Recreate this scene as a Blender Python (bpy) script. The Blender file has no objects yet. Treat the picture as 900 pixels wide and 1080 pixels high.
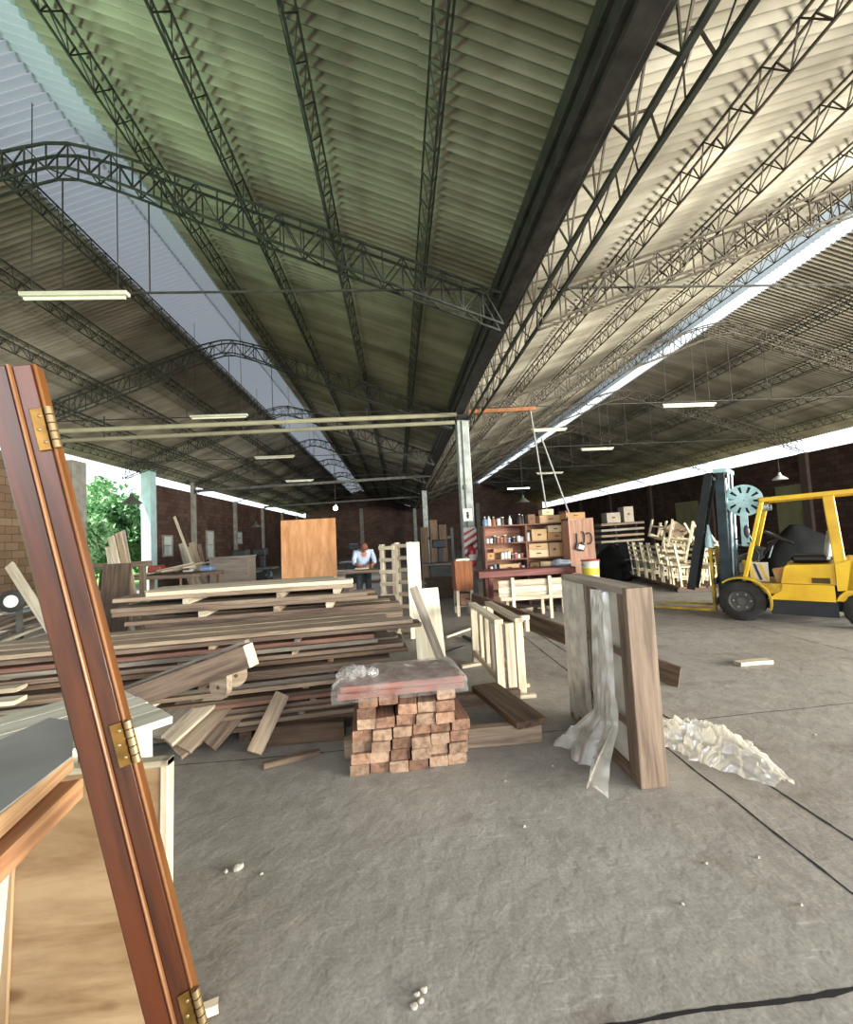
import bpy, bmesh, math, random
from mathutils import Vector, Matrix, noise
R = math.radians
V = Vector
rnd = random.Random(7)
S = bpy.context.scene
COL = S.collection

# ---------------------------------------------------------------- camera, sky, sun, exposure
F = 450.0; EYE = V((0, 0, 1.6))
_r = R(2.75)
_d = V((-30, -28, -450)).normalized()
_u = V((-math.sin(_r), math.cos(_r), 0)); _u = (_u - _d * _u.dot(_d)).normalized()
_x = _d.cross(_u)
CM = Matrix((_x, _d, _u))                 # camera axes -> world axes
cam_data = bpy.data.cameras.new('camera'); cam = bpy.data.objects.new('camera', cam_data)
COL.objects.link(cam); S.camera = cam
cam_data.sensor_fit = 'HORIZONTAL'; cam_data.sensor_width = 36; cam_data.lens = 18
cam_data.clip_start = 0.02; cam_data.clip_end = 300
cam.matrix_world = Matrix.Translation(EYE) @ CM.to_4x4()

world = bpy.data.worlds.new('sky'); S.world = world; world.use_nodes = True
wn = world.node_tree.nodes; wl = world.node_tree.links
wbg = wn['Background']; wbg.inputs['Strength'].default_value = 1.0
wbg.inputs['Color'].default_value = (0.86, 0.94, 1.0, 1)
sun_d = bpy.data.lights.new('sun', 'SUN'); sun_d.energy = 4.0; sun_d.angle = R(2); sun_d.color = (1, .95, .86)
sun = bpy.data.objects.new('sun', sun_d); COL.objects.link(sun)
sun.rotation_euler = (R(35), 0, R(-25))
sun.location = (0, -10, 20)

def area(name, loc, target, sx, sy, power, color, spread=180):
    l = bpy.data.lights.new(name, 'AREA'); l.shape = 'RECTANGLE'; l.size = sx; l.size_y = sy
    l.energy = power; l.color = color; l.spread = R(spread)
    o = bpy.data.objects.new(name, l); COL.objects.link(o); o.location = loc
    o.rotation_euler = (V(target) - V(loc)).to_track_quat('-Z', 'Y').to_euler()
    return o
# daylight entering by the open front and the open sides of the shed
area('daylight_front', (6, -7.5, 4.6), (6.5, 3, 0), 20, 3, 480, (.94, .97, 1))
area('daylight_right_side', (16.8, -3.5, 2.2), (5.5, 6, 5.8), 12, 3, 3300, (1, 1, .88), 140)
area('daylight_left_side', (-11.0, 1.0, 2.0), (-2.9, 2.6, 6.9), 6, 2.0, 80, (.60, 1, .66), 42)

S.view_settings.view_transform = 'Standard'; S.view_settings.look = 'None'
S.view_settings.gamma = 1; S.view_settings.use_curve_mapping = False
S.view_settings.exposure = 1.25
S.cycles.max_bounces = 7; S.cycles.diffuse_bounces = 4; S.cycles.transparent_max_bounces = 12
S.cycles.caustics_reflective = False; S.cycles.caustics_refractive = False
S.cycles.sample_clamp_indirect = 6
S.cycles.use_denoising = True

# ---------------------------------------------------------------- measuring helpers (photo pixel + one known coordinate -> place)
def ray(x, y): return CM @ V((x - 450, 540 - y, -F))
def at(x, y, Y): v = ray(x, y); return EYE + v * (Y / v.y)
def atz(x, y, z): v = ray(x, y); return EYE + v * ((z - EYE.z) / v.z)
def atx(x, y, X): v = ray(x, y); return EYE + v * (X / v.x)

# ---------------------------------------------------------------- materials
def lin(h):
    h = h.lstrip('#'); c = [int(h[i:i+2], 16) / 255 for i in (0, 2, 4)]
    return tuple(x / 12.92 if x <= .04045 else ((x + .055) / 1.055) ** 2.4 for x in c) + (1,)
MC = {}
def base_mat(name):
    m = bpy.data.materials.new(name); m.use_nodes = True
    return m, m.node_tree.nodes, m.node_tree.links, m.node_tree.nodes['Principled BSDF']
def mat(name, col, rough=.6, metal=0, col2=None, scale=6, bump=0, spec=.4):
    """plain surface with a soft noise variation"""
    if name in MC: return MC[name]
    m, n, l, b = base_mat(name)
    b.inputs['Roughness'].default_value = rough; b.inputs['Metallic'].default_value = metal
    b.inputs['Specular IOR Level'].default_value = spec
    tc = n.new('ShaderNodeTexCoord'); nz = n.new('ShaderNodeTexNoise'); nz.inputs['Scale'].default_value = scale
    nz.inputs['Detail'].default_value = 5
    l.new(tc.outputs['Object'], nz.inputs['Vector'])
    rp = n.new('ShaderNodeValToRGB'); rp.color_ramp.elements[0].position = .35; rp.color_ramp.elements[1].position = .65
    c1 = lin(col); c2 = lin(col2) if col2 else tuple(x * .82 for x in c1[:3]) + (1,)
    rp.color_ramp.elements[0].color = c2; rp.color_ramp.elements[1].color = c1
    l.new(nz.outputs['Fac'], rp.inputs['Fac']); l.new(rp.outputs['Color'], b.inputs['Base Color'])
    if bump:
        bp = n.new('ShaderNodeBump'); bp.inputs['Strength'].default_value = bump; bp.inputs['Distance'].default_value = .02
        l.new(nz.outputs['Fac'], bp.inputs['Height']); l.new(bp.outputs['Normal'], b.inputs['Normal'])
    MC[name] = m; return m
def wood(name, c1, c2, rough=.65, ax=0, dens=14, spec=.3, knots=False):
    """grain running along one object axis, a little different on every object"""
    key = name + 'xyz'[ax]
    if key in MC: return MC[key]
    m, n, l, b = base_mat(key)
    b.inputs['Roughness'].default_value = rough; b.inputs['Specular IOR Level'].default_value = spec
    tc = n.new('ShaderNodeTexCoord'); oi = n.new('ShaderNodeObjectInfo')
    ad = n.new('ShaderNodeVectorMath'); ad.operation = 'ADD'
    ml = n.new('ShaderNodeMath'); ml.operation = 'MULTIPLY'; ml.inputs[1].default_value = 37
    l.new(oi.outputs['Random'], ml.inputs[0]); l.new(tc.outputs['Object'], ad.inputs[0]); l.new(ml.outputs[0], ad.inputs[1])
    mp = n.new('ShaderNodeMapping'); sc = [dens, dens, dens]; sc[ax] = .9; mp.inputs['Scale'].default_value = sc
    l.new(ad.outputs[0], mp.inputs['Vector'])
    nz = n.new('ShaderNodeTexNoise'); nz.inputs['Scale'].default_value = 1.6; nz.inputs['Detail'].default_value = 6
    nz.inputs['Roughness'].default_value = .65; nz.inputs['Distortion'].default_value = .4
    l.new(mp.outputs[0], nz.inputs['Vector'])
    rp = n.new('ShaderNodeValToRGB'); rp.color_ramp.elements[0].position = .36; rp.color_ramp.elements[1].position = .62
    rp.color_ramp.elements[0].color = lin(c2); rp.color_ramp.elements[1].color = lin(c1)
    l.new(nz.outputs['Fac'], rp.inputs['Fac'])
    hs = n.new('ShaderNodeHueSaturation')
    mr = n.new('ShaderNodeMapRange'); mr.inputs['To Min'].default_value = .72; mr.inputs['To Max'].default_value = 1.18
    l.new(oi.outputs['Random'], mr.inputs['Value']); l.new(mr.outputs[0], hs.inputs['Value'])
    src = rp.outputs['Color']
    if knots:
        vo = n.new('ShaderNodeTexVoronoi'); vo.inputs['Scale'].default_value = 3.2
        mk = n.new('ShaderNodeMapping'); s2 = [1.5, 1.5, 1.5]; s2[ax] = .8; mk.inputs['Scale'].default_value = s2
        l.new(ad.outputs[0], mk.inputs['Vector']); l.new(mk.outputs[0], vo.inputs['Vector'])
        kr = n.new('ShaderNodeValToRGB'); kr.color_ramp.elements[0].position = .05; kr.color_ramp.elements[1].position = .13
        kr.color_ramp.elements[0].color = (.35, .22, .12, 1); kr.color_ramp.elements[1].color = (1, 1, 1, 1)
        l.new(vo.outputs['Distance'], kr.inputs['Fac'])
        mx = n.new('ShaderNodeMixRGB'); mx.blend_type = 'MULTIPLY'; mx.inputs[0].default_value = .7
        l.new(src, mx.inputs[1]); l.new(kr.outputs[0], mx.inputs[2]); src = mx.outputs[0]
    l.new(src, hs.inputs['Color']); l.new(hs.outputs[0], b.inputs['Base Color'])
    bp = n.new('ShaderNodeBump'); bp.inputs['Strength'].default_value = .25; bp.inputs['Distance'].default_value = .004
    l.new(nz.outputs['Fac'], bp.inputs['Height']); l.new(bp.outputs['Normal'], b.inputs['Normal'])
    MC[key] = m; return m
def glow(name, col, strength):
    if name in MC: return MC[name]
    m, n, l, b = base_mat(name)
    b.inputs['Emission Color'].default_value = lin(col); b.inputs['Emission Strength'].default_value = strength
    b.inputs['Base Color'].default_value = lin(col)
    MC[name] = m; return m
def film(name, clear=.6, tint='#e8e6e2', rough=.2):
    """thin crumpled plastic sheet"""
    if name in MC: return MC[name]
    m, n, l, b = base_mat(name)
    out = n['Material Output']
    tr = n.new('ShaderNodeBsdfTransparent'); gl = n.new('ShaderNodeBsdfGlossy'); df = n.new('ShaderNodeBsdfDiffuse'); tl = n.new('ShaderNodeBsdfTranslucent')
    gl.inputs['Roughness'].default_value = rough; df.inputs['Color'].default_value = lin(tint); tl.inputs['Color'].default_value = lin(tint)
    lw = n.new('ShaderNodeLayerWeight'); lw.inputs['Blend'].default_value = .35
    m1 = n.new('ShaderNodeMixShader'); m1.inputs[0].default_value = .35
    l.new(df.outputs[0], m1.inputs[1]); l.new(tl.outputs[0], m1.inputs[2])
    m2 = n.new('ShaderNodeMixShader'); m2.inputs[0].default_value = .3
    l.new(m1.outputs[0], m2.inputs[1]); l.new(gl.outputs[0], m2.inputs[2])
    nz = n.new('ShaderNodeTexNoise'); nz.inputs['Scale'].default_value = 9; nz.inputs['Detail'].default_value = 4
    tc = n.new('ShaderNodeTexCoord'); l.new(tc.outputs['Object'], nz.inputs['Vector'])
    mr = n.new('ShaderNodeMapRange'); mr.inputs['From Min'].default_value = .3; mr.inputs['From Max'].default_value = .7
    mr.inputs['To Min'].default_value = clear + .15; mr.inputs['To Max'].default_value = clear - .15
    l.new(nz.outputs['Fac'], mr.inputs['Value'])
    sb = n.new('ShaderNodeMath'); sb.operation = 'SUBTRACT'; l.new(mr.outputs[0], sb.inputs[0])
    h = n.new('ShaderNodeMath'); h.operation = 'MULTIPLY'; h.inputs[1].default_value = .5; l.new(lw.outputs['Facing'], h.inputs[0])
    l.new(h.outputs[0], sb.inputs[1]); sb.use_clamp = True
    m3 = n.new('ShaderNodeMixShader'); l.new(sb.outputs[0], m3.inputs[0]); l.new(m2.outputs[0], m3.inputs[1]); l.new(tr.outputs[0], m3.inputs[2])
    l.new(m3.outputs[0], out.inputs['Surface'])
    MC[name] = m; return m
def translucent(name, col, through=.6):
    if name in MC: return MC[name]
    m, n, l, b = base_mat(name); out = n['Material Output']
    tl = n.new('ShaderNodeBsdfTranslucent'); df = n.new('ShaderNodeBsdfDiffuse')
    tl.inputs['Color'].default_value = lin(col); df.inputs['Color'].default_value = lin(col)
    mx = n.new('ShaderNodeMixShader'); mx.inputs[0].default_value = through
    l.new(df.outputs[0], mx.inputs[1]); l.new(tl.outputs[0], mx.inputs[2]); l.new(mx.outputs[0], out.inputs['Surface'])
    MC[name] = m; return m
def brick_mat(name, c1, c2, mortar, sx=.34, sy=.19, axis='YZ'):
    if name in MC: return MC[name]
    m, n, l, b = base_mat(name); b.inputs['Roughness'].default_value = .9; b.inputs['Specular IOR Level'].default_value = .15
    tc = n.new('ShaderNodeTexCoord'); sp = n.new('ShaderNodeSeparateXYZ'); cb = n.new('ShaderNodeCombineXYZ')
    l.new(tc.outputs['Object'], sp.inputs[0]); l.new(sp.outputs[axis[0]], cb.inputs['X']); l.new(sp.outputs[axis[1]], cb.inputs['Y'])
    bk = n.new('ShaderNodeTexBrick'); bk.inputs['Scale'].default_value = 1
    bk.inputs['Brick Width'].default_value = sx; bk.inputs['Row Height'].default_value = sy; bk.inputs['Mortar Size'].default_value = .011
    bk.inputs['Color1'].default_value = lin(c1); bk.inputs['Color2'].default_value = lin(c2); bk.inputs['Mortar'].default_value = lin(mortar)
    bk.inputs['Mortar Smooth'].default_value = .3; bk.inputs['Bias'].default_value = 0
    l.new(cb.outputs[0], bk.inputs['Vector'])
    nz = n.new('ShaderNodeTexNoise'); nz.inputs['Scale'].default_value = .8; nz.inputs['Detail'].default_value = 8
    l.new(tc.outputs['Object'], nz.inputs['Vector'])
    mx = n.new('ShaderNodeMixRGB'); mx.blend_type = 'MULTIPLY'; mx.inputs[0].default_value = .7
    rp = n.new('ShaderNodeValToRGB'); rp.color_ramp.elements[0].position = .3; rp.color_ramp.elements[1].position = .7
    rp.color_ramp.elements[0].color = (.45, .42, .4, 1); rp.color_ramp.elements[1].color = (1, 1, 1, 1)
    l.new(nz.outputs['Fac'], rp.inputs['Fac']); l.new(bk.outputs['Color'], mx.inputs[1]); l.new(rp.outputs[0], mx.inputs[2])
    l.new(mx.outputs[0], b.inputs['Base Color'])
    bp = n.new('ShaderNodeBump'); bp.inputs['Strength'].default_value = .28; bp.inputs['Distance'].default_value = .01; bp.invert = True
    l.new(bk.outputs['Fac'], bp.inputs['Height']); l.new(bp.outputs['Normal'], b.inputs['Normal'])
    MC[name] = m; return m
def floor_mat():
    m, n, l, b = base_mat('worn_concrete'); b.inputs['Specular IOR Level'].default_value = .35
    tc = n.new('ShaderNodeTexCoord')
    def nz(scale, det, dist=0, vec=None):
        k = n.new('ShaderNodeTexNoise'); k.inputs['Scale'].default_value = scale; k.inputs['Detail'].default_value = det
        k.inputs['Distortion'].default_value = dist; l.new(vec or tc.outputs['Object'], k.inputs['Vector']); return k
    def ramp(src, a, c, ca, cc):
        r = n.new('ShaderNodeValToRGB'); r.color_ramp.elements[0].position = a; r.color_ramp.elements[1].position = c
        r.color_ramp.elements[0].color = ca; r.color_ramp.elements[1].color = cc; l.new(src, r.inputs['Fac']); return r
    big = ramp(nz(.5, 9, .3).outputs['Fac'], .34, .66, lin('#8a837c'), lin('#9d9892'))
    mid = ramp(nz(6, 12, .4).outputs['Fac'], .32, .68, (.84, .83, .82, 1), (1.1, 1.1, 1.1, 1))
    mp = n.new('ShaderNodeMapping'); mp.inputs['Rotation'].default_value = (0, 0, .5); mp.inputs['Scale'].default_value = (3, 34, 1)
    l.new(tc.outputs['Object'], mp.inputs['Vector'])
    scr = ramp(nz(1.6, 8, 1.5, mp.outputs[0]).outputs['Fac'], .60, .74, (1, 1, 1, 1), (1.3, 1.31, 1.33, 1))
    fin = ramp(nz(70, 6).outputs['Fac'], .3, .7, (.78, .78, .78, 1), (1.16, 1.16, 1.16, 1))
    dirt = ramp(nz(2.3, 12, .6).outputs['Fac'], .60, .70, (1, 1, 1, 1), (.72, .69, .66, 1))
    cur = big.outputs[0]
    for k in (mid, scr, fin, dirt):
        x = n.new('ShaderNodeMixRGB'); x.blend_type = 'MULTIPLY'; x.inputs[0].default_value = .85
        l.new(cur, x.inputs[1]); l.new(k.outputs[0], x.inputs[2]); cur = x.outputs[0]
    l.new(cur, b.inputs['Base Color'])
    rr = n.new('ShaderNodeMapRange'); rr.inputs['To Min'].default_value = .42; rr.inputs['To Max'].default_value = .78
    l.new(nz(1.4, 7, .5).outputs['Fac'], rr.inputs['Value']); l.new(rr.outputs[0], b.inputs['Roughness'])
    bp = n.new('ShaderNodeBump'); bp.inputs['Strength'].default_value = .5; bp.inputs['Distance'].default_value = .01
    l.new(nz(14, 10, .3).outputs['Fac'], bp.inputs['Height']); l.new(bp.outputs['Normal'], b.inputs['Normal'])
    return m

def roof_mat():
    m, n, l, b = base_mat('weathered_fibre_cement'); b.inputs['Roughness'].default_value = .85; b.inputs['Specular IOR Level'].default_value = .2
    tc = n.new('ShaderNodeTexCoord')
    def nz(scale, sc, det, a, c, ca, cc):
        mp = n.new('ShaderNodeMapping'); mp.inputs['Scale'].default_value = sc; l.new(tc.outputs['Object'], mp.inputs['Vector'])
        k = n.new('ShaderNodeTexNoise'); k.inputs['Scale'].default_value = scale; k.inputs['Detail'].default_value = det; l.new(mp.outputs[0], k.inputs['Vector'])
        r = n.new('ShaderNodeValToRGB'); r.color_ramp.elements[0].position = a; r.color_ramp.elements[1].position = c
        r.color_ramp.elements[0].color = ca; r.color_ramp.elements[1].color = cc; l.new(k.outputs['Fac'], r.inputs['Fac']); return r.outputs[0]
    cur = nz(.8, (1, 1, 1), 6, .35, .65, lin('#6f695f'), lin('#918b7f'))
    for k in (nz(1, (.25, 3.0, .25), 6, .40, .62, (.70, .68, .64, 1), (1.08, 1.08, 1.08, 1)), nz(1, (.5, 9, .5), 4, .35, .6, (.86, .84, .82, 1), (1.04, 1.04, 1.04, 1))):
        x = n.new('ShaderNodeMixRGB'); x.blend_type = 'MULTIPLY'; x.inputs[0].default_value = .8
        l.new(cur, x.inputs[1]); l.new(k, x.inputs[2]); cur = x.outputs[0]
    l.new(cur, b.inputs['Base Color']); return m

# ---------------------------------------------------------------- mesh helpers
class MB:
    def __init__(s): s.v = []; s.f = []; s.smooth = False
    def add(s, vs, fs):
        o = len(s.v); s.v += [V(p) for p in vs]; s.f += [tuple(i + o for i in q) for q in fs]; return s
    def box(s, c, d, rot=None, ch=.0):
        """box centred at c, size d, optional rotation matrix, chamfered along edges by ch"""
        hx, hy, hz = d[0]/2, d[1]/2, d[2]/2
        if ch:
            bm = bmesh.new(); bmesh.ops.create_cube(bm, size=1)
            bmesh.ops.scale(bm, vec=d, verts=bm.verts)
            bmesh.ops.bevel(bm, geom=list(bm.edges), offset=min(ch, min(d) * .4), segments=1, affect='EDGES')
            bm.verts.index_update()
            vs = [v.co.copy() for v in bm.verts]; fs = [[v.index for v in f.verts] for f in bm.faces]; bm.free()
        else:
            vs = [V((x*hx, y*hy, z*hz)) for x in (-1, 1) for y in (-1, 1) for z in (-1, 1)]
            fs = [(0,1,3,2), (4,6,7,5), (0,4,5,1), (2,3,7,6), (0,2,6,4), (1,5,7,3)]
        if rot is not None: vs = [rot @ v for v in vs]
        c = V(c); return s.add([v + c for v in vs], fs)
    def b2(s, lo, hi, ch=0):
        lo, hi = V(lo), V(hi); return s.box((lo + hi) / 2, hi - lo, None, ch)
    def bar(s, p0, p1, w, h, up=(0, 0, 1), ch=0):
        """straight bar from p0 to p1, w across, h along up"""
        p0, p1 = V(p0), V(p1); x = (p1 - p0); L = x.length
        if L < 1e-6: return s
        return s.box((p0 + p1) / 2, (L, w, h), frame(x, up), ch)
    def tube(s, pts, r, n=8, caps=True, r1=None):
        pts = [V(p) for p in pts]; rings = []; m = len(pts); pn = None
        for i, p in enumerate(pts):
            t = (pts[min(i+1, m-1)] - pts[max(i-1, 0)]).normalized()
            a = pn if pn is not None else (V((0, 0, 1)) if abs(t.z) < .9 else V((1, 0, 0)))
            a = (a - t * a.dot(t)).normalized(); pn = a; b = t.cross(a)
            rr = r if r1 is None else r + (r1 - r) * i / max(1, m - 1)
            rings.append([p + (a * math.cos(k*2*math.pi/n) + b * math.sin(k*2*math.pi/n)) * rr for k in range(n)])
        vs = [v for q in rings for v in q]; fs = []
        for i in range(m - 1):
            for k in range(n):
                k2 = (k + 1) % n; fs.append((i*n+k, i*n+k2, (i+1)*n+k2, (i+1)*n+k))
        if caps: fs.append(tuple(reversed(range(n)))); fs.append(tuple(range((m-1)*n, m*n)))
        return s.add(vs, fs)
    def lathe(s, prof, n=20, c=(0, 0, 0), rot=None, cap=True):
        """(radius, height) profile turned about z"""
        vs = []; fs = []; c = V(c)
        for r, z in prof:
            for k in range(n):
                p = V((r*math.cos(k*2*math.pi/n), r*math.sin(k*2*math.pi/n), z))
                vs.append((rot @ p if rot is not None else p) + c)
        for i in range(len(prof) - 1):
            for k in range(n):
                k2 = (k+1) % n; fs.append((i*n+k, i*n+k2, (i+1)*n+k2, (i+1)*n+k))
        if cap and prof[0][0] > 1e-5: fs.append(tuple(reversed(range(n))))
        if cap and prof[-1][0] > 1e-5: fs.append(tuple(range((len(prof)-1)*n, len(prof)*n)))
        return s.add(vs, fs)
    def prism(s, poly, h, M=None):
        """polygon in xy pushed up by h; M maps to place"""
        n = len(poly); vs = [V((p[0], p[1], 0)) for p in poly] + [V((p[0], p[1], h)) for p in poly]
        fs = [tuple(reversed(range(n))), tuple(range(n, 2*n))] + [(i, (i+1) % n, n+(i+1) % n, n+i) for i in range(n)]
        if M is not None: vs = [M @ v for v in vs]
        return s.add(vs, fs)
    def ball(s, c, r, sc=(1, 1, 1), nu=12, nv=8):
        prof = [(max(1e-6, r*math.sin(math.pi*i/nv)), -r*math.cos(math.pi*i/nv)) for i in range(nv+1)]
        t = MB(); t.lathe(prof, nu)
        return s.add([V((v.x*sc[0], v.y*sc[1], v.z*sc[2])) + V(c) for v in t.v], t.f)
    def build(s, name, m, parent=None, smooth=False, loc=None):
        me = bpy.data.meshes.new(name)
        if loc is not None: loc = V(loc); vs = [v - loc for v in s.v]
        else: vs = s.v
        me.from_pydata([tuple(v) for v in vs], [], s.f); me.update()
        bm = bmesh.new(); bm.from_mesh(me); bmesh.ops.recalc_face_normals(bm, faces=bm.faces); bm.to_mesh(me); bm.free()
        if smooth:
            for p in me.polygons: p.use_smooth = True
            try: me.set_sharp_from_angle(angle=R(42))
            except Exception: pass
        if m is not None: me.materials.append(m)
        o = bpy.data.objects.new(name, me); COL.objects.link(o)
        if parent is not None: o.parent = parent
        if loc is not None: o.location = loc
        return o
def frame(x, up=(0, 0, 1)):
    x = V(x).normalized(); u = V(up)
    if abs(x.dot(u.normalized())) > .999: u = V((0, 1, 0)) if abs(x.y) < .9 else V((1, 0, 0))
    y = u.cross(x).normalized(); z = x.cross(y)
    return Matrix((x, y, z)).transposed()
def tag(o, label, cat, group=None, kind=None):
    o['label'] = label; o['category'] = cat
    if group: o['group'] = group
    if kind: o['kind'] = kind
    return o
def thing(name, label, cat, loc=(0, 0, 0), rz=0, group=None):
    o = bpy.data.objects.new(name, None); COL.objects.link(o); o.empty_display_size = .1
    o.location = loc; o.rotation_euler = (0, 0, rz); return tag(o, label, cat, group)
def struct(o, label=None):
    o['kind'] = 'structure'
    if label: o['label'] = label
    return o
def kids(o): return [c for c in COL.objects if c.parent == o]
def dup(root, loc=None, rz=None, label=None, group=None):
    r = root.copy(); COL.objects.link(r)
    if loc is not None: r.location = loc
    if rz is not None: r.rotation_euler = (0, 0, rz)
    if label: r['label'] = label
    if group: r['group'] = group
    for ch in kids(root):
        c = ch.copy(); COL.objects.link(c); c.parent = r
        for g in kids(ch):
            e = g.copy(); COL.objects.link(e); e.parent = c
    return r
_PM = {}
def plank_mesh(L, W, T, bow=0, ch=.003, seed=0):
    """board along x: worn edges, slight bow and uneven ends"""
    rr = random.Random(seed); n = max(2, int(L / .35)); s = MB()
    a, b = W/2, T/2; c = min(ch, T*.25)
    sec = [(-a+c, -b), (a-c, -b), (a, -b+c), (a, b-c), (a-c, b), (-a+c, b), (-a, b-c), (-a, -b+c)]
    vs = []; fs = []; ph = rr.uniform(0, 6)
    for i in range(n + 1):
        t = i / n; x = (t - .5) * L; z = bow * math.sin(t * math.pi + ph * .1) ; y = bow * .5 * math.sin(t*3 + ph)
        for (p, q) in sec: vs.append(V((x + (rr.uniform(-.004, .004) if i in (0, n) else 0), p + y, q + z)))
    for i in range(n):
        for k in range(8):
            k2 = (k+1) % 8; fs.append((i*8+k, i*8+k2, (i+1)*8+k2, (i+1)*8+k))
    fs.append(tuple(reversed(range(8)))); fs.append(tuple(range(n*8, n*8+8)))
    return s.add(vs, fs)
_seed = [0]
def plank(name, p0, p1, W, T, m, label=None, cat='board', group=None, up=(0, 0, 1), bow=.004, ch=.003, parent=None):
    """board whose centre line runs from p0 to p1, as an object lying in its own axes"""
    p0, p1 = V(p0), V(p1); _seed[0] += 1
    o = plank_mesh((p1 - p0).length, W, T, bow, ch, _seed[0]).build(name, m, parent)
    o.matrix_basis = Matrix.Translation((p0 + p1) / 2) @ frame(p1 - p0, up).to_4x4()
    if label: tag(o, label, cat, group)
    return o
# ================================================================ THE SHED
XV, ZV = 1.70, 4.95            # valley between the two roofs
XL, ZE = -9.5, 4.90            # left eave
RLX, RLZ = -3.85, 7.02         # left ridge
RRX, RRZ = 8.8, 7.25           # right ridge
XR = 15.9                      # right eave
Y0, Y1 = -5.0, 46.0
BAY = [0.1 + 5.1 * i for i in range(10)]

M_floor = floor_mat()
fl = MB(); n_ = 1
fl.b2((-12, -6, -.12), (19, Y1 + .3, 0)); struct(fl.build('floor', M_floor))
M_joint = mat('joint_dirt', '#1d1a18', .95, scale=30)
def joint(p0, p1, w, seed):
    rr = random.Random(seed); p0 = V(p0); p1 = V(p1); d = (p1-p0); L = d.length; d.normalize(); nrm = V((-d.y, d.x, 0))
    s = MB(); n = int(L / .045) + 2; vs = []; fs = []
    for i in range(n):
        c = p0 + d * L * i / (n-1); k = noise.noise(c * 3.1 + V((seed, 0, 0)))
        e = w * (.55 + .9 * abs(noise.noise(c * 9 + V((0, seed, 0))))) * rr.uniform(.7, 1.25)
        c = c + nrm * k * .012
        vs += [c + nrm*e/2 + V((0, 0, .0012)), c - nrm*e/2 + V((0, 0, .0012))]
    for i in range(n-1): fs.append((2*i, 2*i+1, 2*i+3, 2*i+2))
    s.add(vs, fs); return struct(s.build('trim_1', M_joint))
joint((1.85, .3, 0), (1.85, 12, 0), .018, 1); joint((2.18, 1.2, 0), (2.06, 12, 0), .026, 2)
joint((-1.0, 1.40, 0), (8, 1.56, 0), .022, 3); joint((1.85, 3.40, 0), (9, 3.72, 0), .010, 4)
joint((-6, 3.36, 0), (1.85, 3.44, 0), .010, 9); joint((5.25, 1, 0), (5.25, 13, 0), .012, 5)
joint((2.0, 6.1, 0), (14, 6.4, 0), .010, 6); joint((8.6, 1, 0), (8.6, 14, 0), .012, 7); joint((2.0, 9.0, 0), (15, 9.2, 0), .012, 8)

# ---- corrugated roof: sheets laid in overlapping rows from eave to ridge
M_roof = roof_mat()
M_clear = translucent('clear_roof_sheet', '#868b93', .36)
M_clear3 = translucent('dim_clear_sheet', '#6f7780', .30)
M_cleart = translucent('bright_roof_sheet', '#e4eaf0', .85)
def corrugated(name, xa, za, xb, zb, rows, m, y0=Y0, y1=Y1, pitch=.105, amp=.025, lap=.016):
    """sheets from the low edge (xa, za) up to the high edge (xb, zb)"""
    s = MB(); n = int((y1 - y0) / pitch * 6)
    dx, dz = xb - xa, zb - za; L = math.hypot(dx, dz); nx, nz = -dz / L, dx / L
    if nz < 0: nx, nz = -nx, -nz
    for r in range(rows):
        t0 = r / rows; t1 = min(1, (r + 1.06) / rows); o0 = lap * 1.0 if r else 0; o1 = 0
        # the lower edge of the upper sheet lies on top of the sheet below
        vs = []; fs = []
        for i in range(n + 1):
            y = y0 + (y1 - y0) * i / n; w = amp * math.cos(2 * math.pi * (y - y0) / pitch)
            for t, o in ((t0, o0), (t1, o1)):
                vs.append((xa + dx*t + nx*(w+o), y, za + dz*t + nz*(w+o)))
        for i in range(n): fs.append((2*i, 2*i+1, 2*i+3, 2*i+2))
        s.add(vs, fs)
    return struct(s.build(name, m, smooth=True))
def zl(x): return ZE + (RLZ - ZE) * (x - XL) / (RLX - XL)           # left bay, left slope
def zlr(x): return ZV + (RLZ - ZV) * (XV - x) / (XV - RLX)          # left bay, right slope
def zrl(x): return ZV + (RRZ - ZV) * (x - XV) / (RRX - XV)          # right bay, left slope
def zrr(x): return ZE + (RRZ - ZE) * (XR - x) / (XR - RRX)          # right bay, right slope
corrugated('ceiling', XL - .5, zl(XL - .5), -4.75, zl(-4.75), 3, M_roof)
corrugated('ceiling', XV, ZV, RLX + .45, zlr(RLX + .45), 4, M_roof)
corrugated('ceiling', XV, ZV, 7.75, zrl(7.75), 4, M_roof)
corrugated('ceiling', XR + .5, zrr(XR + .5), RRX + .32, zrr(RRX + .32), 4, M_roof)
corrugated('window_1', -4.8, zl(-4.8), RLX + .02, RLZ, 1, M_clear)
corrugated('window_2', RLX + .5, zlr(RLX + .5), RLX - .02, RLZ, 1, M_clear)
corrugated('window_3', 7.7, zrl(7.7), RRX + .02, RRZ, 1, M_clear3)
corrugated('window_4', RRX + .36, zrr(RRX + .36), RRX, RRZ, 1, M_cleart)  # sheet added across the open ridge gap to diffuse the sun

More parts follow.
